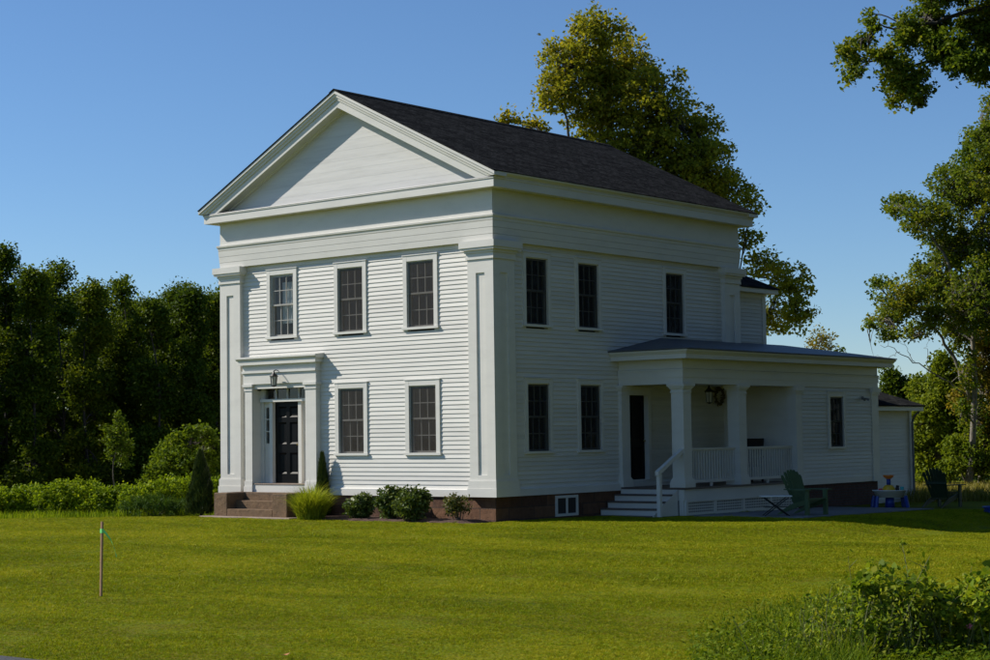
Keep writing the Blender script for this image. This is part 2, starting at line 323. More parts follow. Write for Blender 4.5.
def root_of(o):
    v = Vector((0, 0, 0))
    while o is not None: v += o.location; o = o.parent
    return v
LOCAL = [None]
def link(name, me, mat, parent=None, bevel=0.0):
    """mesh coordinates are world ones unless the parent is flagged local"""
    if not me.materials: me.materials.append(M[mat])
    o = bpy.data.objects.new(name, me); COL.objects.link(o)
    if parent is not None:
        o.parent = parent
        if not parent.get('_loc') and not (parent.parent and parent.parent.get('_loc')):
            top = parent
            while top.parent: top = top.parent
            if parent is top: o.location = -top.location
    if bevel:
        b = o.modifiers.new('edge', 'BEVEL'); b.width = bevel; b.segments = 2; b.limit_method = 'ANGLE'
    return o

def tag(o, label=None, cat=None, group=None, kind=None):
    if label: o['label'] = label
    if cat: o['category'] = cat
    if group: o['group'] = group
    if kind: o['kind'] = kind
    return o
def empty(name, loc, label, cat, group=None, rz=0, local=False):
    o = bpy.data.objects.new(name, None); COL.objects.link(o); o.location = loc; o.rotation_euler = (0, 0, rz)
    o.empty_display_size = 0.2
    if local: o['_loc'] = 1
    return tag(o, label, cat, group)
def copy_tree(o, parent=None):
    c = o.copy(); COL.objects.link(c); c.parent = parent
    for ch in list(o.children): copy_tree(ch, c)
    return c

# ------------------------------------------------------------------ leaves
LEAF = np.array([[0, 0, 0], [0.32, 0.45, 0.07], [0, 1, -0.05], [-0.32, 0.45, 0.07]])
LEAF6 = np.array([[0, 0, 0], [0.30, 0.28, 0.06], [0.24, 0.66, 0.05], [0, 1, -0.10], [-0.24, 0.66, 0.05], [-0.30, 0.28, 0.06]])
def rand_rot(n, up, g):
    """frames: (n,3,3) columns = side, length, normal; up 0..1 biases normals upward"""
    nm = g.normal(size=(n, 3)); nm /= np.linalg.norm(nm, axis=1)[:, None]
    nm = nm*(1-up)+np.array([0, 0, 1.0])*up; nm /= np.linalg.norm(nm, axis=1)[:, None]
    a = g.normal(size=(n, 3)); a -= nm*(a*nm).sum(1)[:, None]; a /= np.linalg.norm(a, axis=1)[:, None]
    s = np.cross(a, nm)
    return np.stack([s, a, nm], axis=2)
def leaf_mesh(name, pos, size, up=0.35, shape=LEAF, g=rng, width=1.0):
    n = len(pos); k = len(shape); fr = rand_rot(n, up, g)
    sz = size if hasattr(size, '__len__') else np.full(n, size)
    sz = sz*g.uniform(0.7, 1.3, n)
    sh = shape*np.array([width, 1, 1])
    P = np.einsum('nij,kj->nki', fr, sh)*sz[:, None, None]+pos[:, None, :]
    return fast_mesh(name, P.reshape(-1, 3), k)
def fast_mesh(name, V, k):
    n = len(V)//k
    me = bpy.data.meshes.new(name)
    me.vertices.add(n*k); me.vertices.foreach_set('co', V.astype(np.float32).ravel())
    me.loops.add(n*k); me.loops.foreach_set('vertex_index', np.arange(n*k, dtype=np.int32))
    me.polygons.add(n); me.polygons.foreach_set('loop_start', np.arange(0, n*k, k, dtype=np.int32))
    me.update(calc_edges=True); return me

def blob_points(lobes, n_clump, per, spread, g, shell=0.4, flat=0.7):
    """clump centres in ellipsoid lobes [(c,(rx,ry,rz))] and leaf points round each centre"""
    vol = np.array([r[0]*r[1]*r[2] for c, r in lobes])**0.72; vol /= vol.sum()
    cs = []; li = []
    for i, (c, r) in enumerate(lobes):
        m = max(2, int(round(n_clump*vol[i])))
        d = g.normal(size=(m, 3)); d /= np.linalg.norm(d, axis=1)[:, None]
        rad = g.uniform(0, 1, m)**shell
        cs.append(np.array(c)+d*rad[:, None]*np.array(r)); li += [i]*m
    cs = np.concatenate(cs); li = np.array(li)
    cnt = g.poisson(per, len(cs))+3
    idx = np.repeat(np.arange(len(cs)), cnt)
    sp = spread*g.uniform(0.6, 1.35, len(cs))
    u = g.normal(size=(len(idx), 3)); u /= np.linalg.norm(u, axis=1)[:, None]
    off = u*(g.uniform(0, 1, len(idx))**0.45)[:, None]*sp[idx][:, None]*1.15
    off[:, 2] = np.where(off[:, 2] < 0, off[:, 2]*0.45, off[:, 2]*flat)-0.18*np.hypot(off[:, 0], off[:, 1])
    tilt = g.normal(size=(len(cs), 2))*0.3
    off[:, 2] += (off[:, :2]*tilt[idx]).sum(1)
    return cs, li, cs[idx]+off

def bend(a, b, sag, g, n=4):
    a = np.array(a, float); b = np.array(b, float); mid = g.normal(size=3)*np.linalg.norm(b-a)*0.07
    t = np.linspace(0, 1, n)[:, None]
    return a+(b-a)*t+mid*np.sin(np.pi*t)+np.array([0, 0, sag])*np.linalg.norm(b-a)*np.sin(np.pi*t)

def make_tree(name, label, base, lobes, trunk_top, r0, mat, bark, n_clump, per, spread, leaf, cat='tree', group=None, seed=1,
              up=0.35, shell=0.4, limb_from=0.35, twig=True, flat=0.7, local=False, limbs=(), lr=0.42, straight=False):
    g = np.random.default_rng(seed)
    t = empty(name, base, label, cat, group, local=local)
    cs, li, P = blob_points(lobes, n_clump, per, spread, g, shell, flat)
    link('crown', leaf_mesh('crown', P, leaf, up, LEAF, g), mat, t)
    mb = MB(); top = np.array(trunk_top); b0 = np.array(base)-np.array([0, 0, 0.15])
    tp = b0+(top-b0)*np.linspace(0, 1, 10)[:, None]+(g.normal(size=(10, 3))*0.06 if straight else bend(b0, top, 0.0, g, 10)-(b0+(top-b0)*np.linspace(0, 1, 10)[:, None])); rr = np.linspace(r0, r0*0.22, 10); rr[0] = r0*1.3
    mb.tube(tp, rr, 9)
    sk = [(tp[i], rr[i]) for i in range(2, 10)]
    for pts, ra, rb in limbs:
        q = np.array([np.array(x_) for x_ in pts]); n = len(q); rl_ = np.linspace(ra, rb, n)
        # resample smoothly
        tt = np.linspace(0, n-1, n*4); qs = np.stack([np.interp(tt, np.arange(n), q[:, k]) for k in range(3)], 1)
        for _ in range(3): qs[1:-1] = 0.25*qs[:-2]+0.5*qs[1:-1]+0.25*qs[2:]
        qs[1:-1] += g.normal(size=(len(qs)-2, 3))*0.04; rq = np.interp(tt, np.arange(n), rl_)
        mb.tube(qs, rq, 7); sk += [(qs[i], rq[i]) for i in range(2, len(qs))]
    SP = np.array([x_[0] for x_ in sk]); SR = np.array([x_[1] for x_ in sk])
    for i, (c, r) in enumerate(lobes):
        c = np.array(c); d = SP-c; cost = np.linalg.norm(d, axis=1)+1.2*np.maximum(0, d[:, 2]+0.4*np.linalg.norm(d[:, :2], axis=1))+g.uniform(0, 0.6, len(SP))
        k = int(np.argmin(cost)); a = SP[k]; ra = min(SR[k]*0.6, r0*lr, 0.10)
        lp = bend(a, c, 0.08, g, 6); mb.tube(lp, np.linspace(ra, 0.018, 6), 5)
        if twig:
            for q in cs[li == i]:
                j = int(g.integers(2, 6)); mb.tube(bend(lp[j], q, -0.03, g, 3), [0.018, 0.012, 0.005], 3, False)
    mb.build('trunk', bark, t, True, recalc=False)
    return t

# ==================================================================================== WORLD
SUN_EL = R(38.0)                             # the light travels 27.5 deg off the facade line, towards the back right
w = bpy.data.worlds.new("World"); SC.world = w; w.use_nodes = True
nt = w.node_tree; bg = nt.nodes['Background']
sky = nt.nodes.new('ShaderNodeTexSky'); sky.sky_type = 'NISHITA'; sky.sun_disc = False
sky.sun_elevation = SUN_EL
to_sun = Vector((-math.cos(R(27.5))*math.cos(SUN_EL), -math.sin(R(27.5))*math.cos(SUN_EL), math.sin(SUN_EL))).normalized()
sky.sun_rotation = math.atan2(to_sun.x, to_sun.y)
sky.air_density = 1.0; sky.dust_density = 0.0; sky.ozone_density = 8.5; sky.altitude = 150
nt.links.new(sky.outputs[0], bg.inputs[0]); bg.inputs[1].default_value = 0.1
sd = bpy.data.lights.new('sun', 'SUN'); sd.energy = 5.0; sd.angle = R(0.5); sd.color = (1.0, 0.94, 0.84)
so = bpy.data.objects.new('sun', sd); COL.objects.link(so); so.rotation_euler = to_sun.to_track_quat('Z', 'Y').to_euler(); so.location = (-30, -20, 30)

cd = bpy.data.cameras.new('camera'); co = bpy.data.objects.new('camera', cd); COL.objects.link(co)
cd.sensor_fit = 'HORIZONTAL'; cd.sensor_width = 36; cd.lens = FPX/990*36; cd.clip_end = 3000; cd.clip_start = 0.1
mw = Matrix((_r2, _u2, -_fw)).transposed().to_4x4(); mw.translation = CAM; co.matrix_world = mw
SC.camera = co
vs = SC.view_settings; vs.view_transform = 'Standard'; vs.look = 'None'; vs.gamma = 1; vs.exposure = 0.2; vs.use_curve_mapping = False
SC.render.engine = 'CYCLES'
SC.cycles.max_bounces = 8; SC.cycles.transparent_max_bounces = 16; SC.cycles.use_denoising = True
SC.cycles.caustics_reflective = False; SC.cycles.caustics_refractive = False

# ==================================================================================== GROUND, ROAD, PATHS
def axis(vals):
    out = []
    for a, b, s in vals:
        out += list(np.arange(a, b, s))
    return out+[vals[-1][1]]
xs = axis([(-900, -100, 100), (-100, -40, 10), (-40, 40, 0.8), (40, 100, 10), (100, 900, 100)])
ys = axis([(-600, -60, 60), (-60, -36, 4), (-36, 30, 0.8), (30, 100, 7), (100, 1500, 140)])
gm = MB(); nx = len(xs)
for y in ys:
    for x in xs: gm.v.append((x, y, gz(x, y)))
for j in range(len(ys)-1):
    for i in range(nx-1): gm.f.append((j*nx+i, j*nx+i+1, (j+1)*nx+i+1, (j+1)*nx+i))
tag(gm.build('ground', 'ground', None, True, recalc=False), kind='structure')
rd = MB(); 
for i in range(20):
    x0, x1 = -60+6*i, -54+6*i
    ya, yb = -20.35, -27.5
    rd.add([(x0, yb, -0.546), (x1, yb, -0.546), (x1, ya, gz(x1, ya)+0.02), (x0, ya, gz(x0, ya)+0.02)], [(0, 1, 2, 3)])
tag(rd.build('road', 'asphalt', None), kind='structure')

# ==================================================================================== HOUSE
GB = -0.62                      # bottom of masonry (just below ground)
X0, X1, Y0, Y1 = -8.92, 0.0, 0.0, 10.13
CL = 0.12                       # clapboards stand this far behind the pilaster faces
house = empty('farmhouse', (X0/2, Y1/2, -0.55), 'white clapboard Greek Revival house with dark shingle roof and columned side porch', 'house')
HP = lambda mb, name, mat, parent=None, **k: mb.build(name, mat, parent or house, **k)

def mapF(y): return lambda a, b, z: (a, y-b, z)
def mapS(x): return lambda a, b, z: (x+b, a, z)

def clap(mb, mp, a0, a1, z0, z1, holes=(), e=0.1, t=0.017, th=0.1, a1f=None):
    n = max(1, int(round((z1-z0)/e))); e = (z1-z0)/n
    for i in range(n):
        za, zb = z0+i*e, z0+(i+1)*e
        cuts = sorted((h[0], h[1]) for h in holes if h[2] < zb-1e-6 and h[3] > za+1e-6)
        segs = []; x = a0
        for c0, c1 in cuts:
            if c0 > x: segs.append((x, c0))
            x = max(x, c1)
        if x < a1: segs.append((x, a1))
        for s0, s1 in segs:
            prof = [(-th, za), (t, za), (t, za+0.006), (0.001, zb), (-th, zb)]
            mb.prism(prof, [mp(s0, b, z) for b, z in prof], [mp(s1, b, z) for b, z in prof])

def window(parent, mp, c, z0, z1, w=0.82, cw=0.115, screen=True, curtain_or_reflection=False, cols=3, label=None, smat='screen'):
    a0, a1 = c-w/2, c+w/2
    m = MB()
    f = 0.04
    m.box(a0-cw, a0, -0.002, f, z0-0.02, z1+cw+0.01, mp); m.box(a1, a1+cw, -0.002, f, z0-0.02, z1+cw+0.01, mp)
    m.box(a0+0.001, a1-0.001, -0.002, f-0.002, z1, z1+cw+0.008, mp)
    m.box(a0-cw-0.02, a1+cw+0.02, -0.002, f+0.014, z1+cw+0.01, z1+cw+0.03, mp)
    m.box(a0-cw-0.03, a1+cw+0.03, -0.10, f+0.026, z0-0.075, z0-0.02, mp)
    m.box(a0, a0+0.02, -0.14, 0.0, z0-0.02, z1, mp); m.box(a1-0.02, a1, -0.14, 0.0, z0-0.02, z1, mp); m.box(a0+0.02, a1-0.02, -0.14, 0.0, z1-0.02, z1, mp)
    wo = m.build('window', 'white', parent)
    if label: wo['label'] = label
    zm = (z0+z1)/2
    for (s0, s1, b0, nm) in ((zm-0.018, z1-0.02, -0.045, 'sash'), (z0-0.02, zm+0.018, -0.085, 'sash')):
        k = MB(); A0, A1 = a0+0.021, a1-0.021; st = 0.042
        k.box(A0, A0+st, b0, b0+0.035, s0, s1, mp); k.box(A1-st, A1, b0, b0+0.035, s0, s1, mp)
        k.box(A0+st, A1-st, b0, b0+0.034, s1-st, s1, mp); k.box(A0+st, A1-st, b0, b0+0.034, s0, s0+st, mp)
        ww = A1-A0-2*st
        for i in range(1, cols): 
            x = A0+st+ww*i/cols; k.box(x-0.010, x+0.010, b0+0.006, b0+0.030, s0+st, s1-st, mp)
        zz = (s0+s1)/2
        for i in range(cols):
            xa = A0+st+ww*i/cols+0.010; xb = A0+st+ww*(i+1)/cols-0.010
            k.box(xa if i else A0+st, xb if i < cols-1 else A1-st, b0+0.006, b0+0.030, zz-0.010, zz+0.010, mp)
        so_ = k.build(nm, 'white', wo)
        p = MB(); p.add([mp(A0+st, b0+0.016, s0+st), mp(A1-st, b0+0.016, s0+st), mp(A1-st, b0+0.016, s1-st), mp(A0+st, b0+0.016, s1-st)], [(0, 1, 2, 3)])
        p.build('pane', 'glass', wo)
    if screen:
        p = MB(); p.add([mp(a0+0.021, -0.004, z0-0.02), mp(a1-0.021, -0.004, z0-0.02), mp(a1-0.021, -0.004, z1-0.021), mp(a0+0.021, -0.004, z1-0.021)], [(0, 1, 2, 3)])
        p.build('insect_screen', smat, wo)
    for x0c, x1c, zlo, zhi, cm in (curtain_or_reflection or ()):
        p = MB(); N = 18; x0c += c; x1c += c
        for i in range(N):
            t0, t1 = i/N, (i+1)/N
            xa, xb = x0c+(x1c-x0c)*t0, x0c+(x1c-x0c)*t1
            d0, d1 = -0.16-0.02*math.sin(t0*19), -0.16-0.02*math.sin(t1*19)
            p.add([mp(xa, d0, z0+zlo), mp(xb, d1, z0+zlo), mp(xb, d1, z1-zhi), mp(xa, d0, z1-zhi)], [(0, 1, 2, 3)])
        p.build('curtain_or_reflection', cm, wo)
    return wo

def hole(c, z0, z1, w): return (c-w/2-0.0, c+w/2+0.0, z0-0.03, z1+0.01)

# --- foundation
m = MB(); m.ring([(-0.10, GB), (-0.10, -0.02), (-0.5, -0.02), (-0.5, GB)], X0, X1, Y0, Y1); 
m.v = [v for v in m.v]
HP(m, 'foundation', 'foundation')
# --- main block walls
ZW = 5.60
UP, LO = (3.83, 5.32), (0.98, 2.48)
FWIN = [(-6.78, UP), (-4.455, UP), (-2.235, UP), (-4.455, LO), (-2.205, LO)]
SWIN = [(1.655, UP), (3.60, UP), (7.21, UP), (1.66, LO), (3.615, LO)]
DC = -6.77
m = MB(); clap(m, mapF(Y0+CL), X0+0.1, X1-0.1, 0.14, ZW, [hole(c, z[0], z[1], 0.82) for c, z in FWIN]+[(DC-1.0, DC+0.96, 0.0, 2.62)])
HP(m, 'wall', 'clap')
m = MB(); clap(m, mapS(X1-CL), Y0+0.1, Y1-0.1, 0.14, ZW, [hole(c, z[0], z[1], 0.80) for c, z in SWIN]+[(4.95, 5.95, 0.0, 2.28)])
HP(m, 'wall', 'clap')
m = MB(); clap(m, lambda a, b, z: (X0+CL-b, a, z), Y0+0.1, Y1-0.1, 0.14, ZW); clap(m, lambda a, b, z: (a, Y1-CL+b, z), X0+0.1, X1-0.1, 0.14, ZW)
HP(m, 'wall', 'clap')
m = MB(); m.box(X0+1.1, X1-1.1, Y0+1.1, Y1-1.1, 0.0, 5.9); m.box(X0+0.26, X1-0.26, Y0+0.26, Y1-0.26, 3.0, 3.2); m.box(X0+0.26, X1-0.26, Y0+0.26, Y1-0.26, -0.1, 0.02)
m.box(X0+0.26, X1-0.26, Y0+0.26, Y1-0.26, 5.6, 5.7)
HP(m, 'dark_room_fill', 'interior')  # dark core added so the rooms show unlit through the windows
# --- water table
m = MB(); m.ring([(-0.5, -0.02), (-0.055, -0.02), (-0.055, 0.135), (-0.075, 0.155), (-0.5, 0.155)], X0, X1, Y0, Y1)
HP(m, 'water_table', 'white')
# --- corner pilasters: each corner a pier with a face on both sides
def corner(sx, sy, X, Y):
    pw = 0.74
    def B(mb, o, l, z0, z1):
        # L-shaped pier: two overlapping arms butted
        xa, xb = (X-sx*l, X+sx*o); ya, yb = (Y-sy*l, Y+sy*o)
        mb.box(min(xa, xb), max(xa, xb), min(Y+sy*o, Y-sy*0.16), max(Y+sy*o, Y-sy*0.16), z0, z1)
        mb.box(min(X+sx*o, X-sx*0.16), max(X+sx*o, X-sx*0.16), min(ya, Y-sy*0.16), max(ya, Y-sy*0.16), z0, z1)
    s = MB()
    zb, zt = 0.36, 5.20
    # the shaft is built as stiles and rails round a sunk panel
    p0, p1, rec = 0.245, 0.50, 0.035
    def arm(fr):
        # fr maps (l, depth, z): l = distance from corner along wall, depth = inwards
        def bx(l0, l1, d0, d1, z0, z1):
            P = [fr(l, d, z) for z in (z0, z1) for d in (d0, d1) for l in (l0, l1)]
            s.add(P, [(0, 2, 3, 1), (4, 5, 7, 6), (0, 1, 5, 4), (2, 6, 7, 3), (0, 4, 6, 2), (1, 3, 7, 5)])
        bx(0.0 if fr is frF else 0.16, p0, 0, 0.16, zb, zt); bx(p1, pw, 0, 0.16, zb, zt)
        bx(p0, p1, rec, 0.16, zb, zt); bx(p0, p1, 0, rec, zb, 0.46); bx(p0, p1, 0, rec, 4.90, zt)
    frF = lambda l, d, z: (X-sx*l, Y-sy*d, z)
    frS = lambda l, d, z: (X-sx*d, Y-sy*l, z)
    arm(frF); arm(frS)
    so_ = HP(s, 'pilaster', 'white')
    c = MB(); B(c, 0.03, pw+0.03, 5.20, 5.25); B(c, 0.022, pw+0.022, 5.25, 5.34); B(c, 0.05, pw+0.05, 5.34, 5.40); B(c, 0.11, pw+0.11, 5.40, 5.45); B(c, 0.135, pw+0.135, 5.45, 5.60)
    c.build('capital', 'white', so_)
    b = MB(); B(b, 0.045, pw+0.045, -0.015, 0.17); B(b, 0.03, pw+0.03, 0.17, 0.335); B(b, 0.012, pw+0.012, 0.335, 0.36)
    b.build('plinth', 'white', so_)
corner(-1, -1, X0, Y0); corner(1, -1, X1, Y0); corner(1, 1, X1, Y1); corner(-1, 1, X0, Y1)
# --- entablature
m = MB()
for z0, z1, o in ((5.60, 5.745, 0.0), (5.745, 5.89, 0.012), (5.89, 6.03, 0.024)):
    m.ring([(-0.14, z0), (o-0.004, z0), (o+0.004, z1-0.006), (o-0.008, z1), (-0.14, z1)], X0, X1, Y0, Y1)
m.ring([(-0.14, 6.03), (0.02, 6.03), (0.03, 6.05), (0.035, 6.10), (0.06, 6.125), (0.065, 6.165), (0.0, 6.185), (-0.14, 6.185)], X0, X1, Y0, Y1)
m.ring([(-0.14, 6.185), (-0.005, 6.185), (-0.005, 6.74), (-0.14, 6.74)], X0, X1, Y0, Y1)
HP(m, 'frieze', 'white')
m = MB()
m.ring([(-0.14, 6.74), (0.05, 6.74), (0.06, 6.725), (0.275, 6.725), (0.275, 6.90), (0.292, 6.905), (0.296, 6.945), (-0.14, 6.955)], X0, X1, Y0, Y1)
HP(m, 'cornice', 'white')
m = MB()   # sloped ledge flashing along the foot of the pediment
m.add([(X0-0.29, -0.294, 6.950), (X1+0.29, -0.294, 6.950), (X1+0.29, 0.045, 6.985), (X0-0.29, 0.045, 6.985), (X0-0.29, -0.30, 6.935), (X1+0.29, -0.30, 6.935)], [(0, 1, 2, 3), (4, 5, 1, 0)])
HP(m, 'ledge_flashing', 'lead')
XR = (X0+X1)/2; EX = 4.46+0.38; ZR = 9.47; SL = (ZR-7.055)/EX
zr = lambda x: ZR-SL*abs(x-XR)
# side eaves: crown moulding
for sx, X in ((1, X1), (-1, X0)):
    m = MB(); prof = [(0.27, 6.95), (0.298, 6.95), (0.30, 6.97), (0.345, 6.995), (0.375, 7.02), (0.38, 7.046), (0.1, 7.046), (0.1, 6.95)]
    m.prism(prof, [(X+sx*o, Y0-0.25, z) for o, z in prof], [(X+sx*o, Y1+0.32, z) for o, z in prof])
    HP(m, 'eave_moulding', 'white')
# pediment: tympanum and raking cornice
m = MB(); yt = 0.01
for i in range(22):          # flush boards, hairline lap
    za, zb = 6.94+i*0.115, 6.94+(i+1)*0.115
    xa = (ZR-0.3-za)/SL; xb = (ZR-0.3-zb)/SL
    if xb <= 0.02: break
    pr = [(-xa, za), (xa, za), (xb, zb), (-xb, zb)]
    off = 0.0015*(i % 2)
    m.prism(pr, [(XR+x, yt+off, z) for x, z in pr], [(XR+x, yt+0.06, z) for x, z in pr])
HP(m, 'tympanum', 'tymp')
def rake(y_sign, Y):
    m = MB()
    prof = [(0.375, -0.02), (0.375, -0.085), (0.345, -0.09), (0.34, -0.155), (0.315, -0.17), (0.305, -0.225), (0.28, -0.228), (0.275, -0.40), (0.255, -0.415), (0.06, -0.415), (0.05, -0.45), (-0.06, -0.47), (-0.06, -0.02)]
    n = len(prof); vs = []
    for x in (XR-EX, XR, XR+EX):
        vs += [(x, Y+y_sign*o, zr(x)+dz) for o, dz in prof]
    fs = [tuple(range(n)), tuple(range(2*n, 3*n))]
    for k in range(2):
        fs += [(k*n+i, k*n+(i+1) % n, (k+1)*n+(i+1) % n, (k+1)*n+i) for i in range(n)]
    bm = bmesh.new(); vv = [bm.verts.new(p) for p in vs]
    for q in fs: bm.faces.new([vv[i] for i in q])
    bmesh.ops.recalc_face_normals(bm, faces=bm.faces)
    geom = bm.verts[:]+bm.edges[:]+bm.faces[:]
    res = bmesh.ops.bisect_plane(bm, geom=geom, plane_co=(0, 0, 6.957), plane_no=(0, 0, 1), clear_inner=True)
    bmesh.ops.holes_fill(bm, edges=[e for e in bm.edges if e.is_boundary])
    me = bpy.data.meshes.new('raking_cornice'); bm.to_mesh(me); bm.free()
    link('raking_cornice', me, 'white', house)
rake(-1, Y0); rake(1, Y1)
m = MB(); pr = [(-4.6, 6.94), (4.6, 6.94), (0, ZR-0.3)]
m.prism(pr, [(XR+x, Y1-0.05, z) for x, z in pr], [(XR+x, Y1-0.10, z) for x, z in pr]); HP(m, 'tympanum', 'tymp')
# roof
m = MB()
for s in (-1, 1):
    xe = XR+s*(EX+0.008); pr = [(XR, ZR+0.012), (xe, zr(xe)+0.012), (xe, zr(xe)-0.004), (XR, ZR-0.004)]
    m.prism(pr, [(x, Y0-0.395, z) for x, z in pr], [(x, Y1+0.395, z) for x, z in pr])
rf = HP(m, 'roof', 'shingle')
m = MB(); 
for s in (-1, 1):
    pr = [(XR, ZR+0.03), (XR+s*0.15, ZR+0.03-SL*0.15), (XR+s*0.15, ZR+0.013-SL*0.15), (XR, ZR+0.013)]
    m.prism(pr, [(x, Y0-0.40, z) for x, z in pr], [(x, Y1+0.40, z) for x, z in pr])
m.build('ridge_cap', 'shingle', rf)
# windows
CURT_REFL = [[(-0.16, 0.20, 0.30, 0.18, 'curtain_or_reflection'), (-0.38, -0.24, 0.0, 0.04, 'sheer')], [(-0.38, -0.28, 0.0, 0.03, 'sheer'), (0.30, 0.38, 0.0, 0.03, 'sheer')], [(-0.38, 0.38, 1.18, 0.03, 'sheer')],  # the first strip is a painted reflection, the sheers are cloth
        [(-0.38, -0.16, 0.0, 0.03, 'sheer'), (0.27, 0.38, 0.0, 0.03, 'sheer')], [(-0.38, -0.27, 0.0, 0.03, 'sheer'), (0.22, 0.38, 0.0, 0.03, 'sheer')]]
for i, (c, z) in enumerate(FWIN):
    window(house, mapF(Y0+CL), c, z[0], z[1], 0.82, curtain_or_reflection=CURT_REFL[i], smat='screen_light' if i == 0 else 'screen', label='window with a painted pale reflection behind its glass' if i == 0 else None)
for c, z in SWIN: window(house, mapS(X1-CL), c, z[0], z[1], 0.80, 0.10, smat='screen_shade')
# basement window on the shaded side
mp = mapS(X1-0.10)
m = MB(); a0, a1, z0, z1 = 2.2, 3.04, -0.53, -0.06
m.box(a0, a0+0.07, -0.02, 0.03, z0, z1, mp); m.box(a1-0.07, a1, -0.02, 0.03, z0, z1, mp); m.box(a0+0.07, a1-0.07, -0.02, 0.03, z1-0.06, z1, mp); m.box(a0+0.07, a1-0.07, -0.02, 0.03, z0, z0+0.06, mp); m.box((a0+a1)/2-0.03, (a0+a1)/2+0.03, -0.02, 0.028, z0+0.06, z1-0.06, mp)
bw = HP(m, 'basement_window', 'white')
m = MB(); m.box(a0+0.07, a1-0.07, 0.0, 0.008, z0+0.06, z1-0.06, mp); m.build('pane', 'interior', bw)

# --- front entrance
FY = -0.05
ds = MB()
mp = mapF(0.0)
ds.box(DC-1.26, DC+1.29, -0.12, 0.045, 2.66, 2.93, mp)                          # architrave + frieze
ds.box(DC-1.28, DC+1.31, -0.12, 0.085, 2.93, 2.985, mp); ds.box(DC-1.265, DC+1.295, -0.12, 0.055, 2.985, 3.13, mp)
ds.box(DC-1.34, DC+1.37, -0.12, 0.14, 3.13, 3.235, mp)
pr = [(-0.12, 3.235), (0.15, 3.235), (0.165, 3.26), (0.19, 3.28), (0.19, 3.32), (-0.12, 3.35)]
ds.prism(pr, [mp(DC-1.39, b, z) for b, z in pr], [mp(DC+1.42, b, z) for b, z in pr])
dso = HP(ds, 'door_surround', 'white')
for xa, xb in ((DC-1.20, DC-0.95), (DC+0.92, DC+1.28)):
    p = MB(); p.box(xa, xb, -0.34, 0.04, 0.30, 2.50, mp)
    po = p.build('pilaster', 'white', dso)
    p = MB(); p.box(xa-0.02, xb+0.02, -0.12, 0.058, 2.50, 2.54, mp); p.box(xa-0.01, xb+0.01, -0.12, 0.048, 2.54, 2.60, mp); p.box(xa-0.045, xb+0.045, -0.12, 0.085, 2.60, 2.66, mp)
    p.build('capital', 'white', dso)
    p = MB(); p.box(xa-0.025, xb+0.025, -0.12, 0.075, 0.03, 0.17, mp); p.box(xa-0.015, xb+0.015, -0.12, 0.06, 0.17, 0.30, mp); p.box(xa, xb, -0.34, -0.121, 0.03, 0.30, mp)
    p.build('plinth', 'white', dso)
# recess lining, head, mullions (door plane 0.22 behind pilaster face)
DP = -0.29; DS = DC; DC = DC-0.05
m = MB()
m.box(DS-0.95, DS+0.92, -0.34, 0.02, 0.03, 0.215, mp)                           # bottom riser
m.box(DS-0.95, DS+0.92, -0.40, 0.0, 2.545, 2.659, mp)                            # head
m.box(DS-0.95, DC-0.80, -0.40, DP+0.03, 0.24, 2.545, mp); m.box(DC+0.81, DS+0.92, -0.40, DP+0.03, 0.24, 2.545, mp)
for xa, xb in ((DC-0.56, DC-0.45), (DC+0.45, DC+0.56)): m.box(xa, xb, -0.40, DP+0.07, 0.24, 2.22, mp)
m.box(DC-0.84, DC+0.85, -0.40, DP+0.12, 2.22, 2.29, mp)                          # transom bar
m.box(DC-0.80, DC-0.56, -0.40, DP-0.01, 0.24, 1.20, mp); m.box(DC+0.56, DC+0.81, -0.40, DP-0.01, 0.24, 1.20, mp)
for i in range(5):
    x = DC-0.80+1.61*i/4; m.box(max(x-0.015, DC-0.80), min(x+0.015, DC+0.81), -0.34, DP, 2.29, 2.545, mp)
for s in (-0.80, 0.56):
    for z in (1.20, 1.50, 1.80, 2.10): m.box(DC+s, DC+s+(0.24 if s < 0 else 0.25), -0.34, DP, z-0.012, z+0.012, mp)
    m.box(DC+s, DC+s+0.045, -0.34, DP-0.002, 1.212, 2.22, mp); m.box(DC+s+0.20, DC+s+(0.24 if s < 0 else 0.25), -0.34, DP-0.002, 1.212, 2.22, mp)
    m.box(DC+s+0.045, DC+s+0.20, -0.34, DP-0.003, 2.112, 2.22, mp)
m.build('door_frame', 'white', dso)
m = MB(); m.box(DS-0.95, DS+0.92, -0.34, 0.035, 0.216, 0.24, mp); m.build('threshold', 'ironstone', dso)
for a0, a1, z0, z1, nm in ((DC-0.80, DC+0.81, 2.29, 2.545, 'transom_glass'), (DC-0.755, DC-0.60, 1.21, 2.11, 'sidelight_glass'), (DC+0.605, DC+0.76, 1.21, 2.11, 'sidelight_glass')):
    m = MB(); m.add([mp(a0, -0.325, z0), mp(a1, -0.325, z0), mp(a1, -0.325, z1), mp(a0, -0.325, z1)], [(0, 1, 2, 3)]); m.build(nm, 'glass', dso)
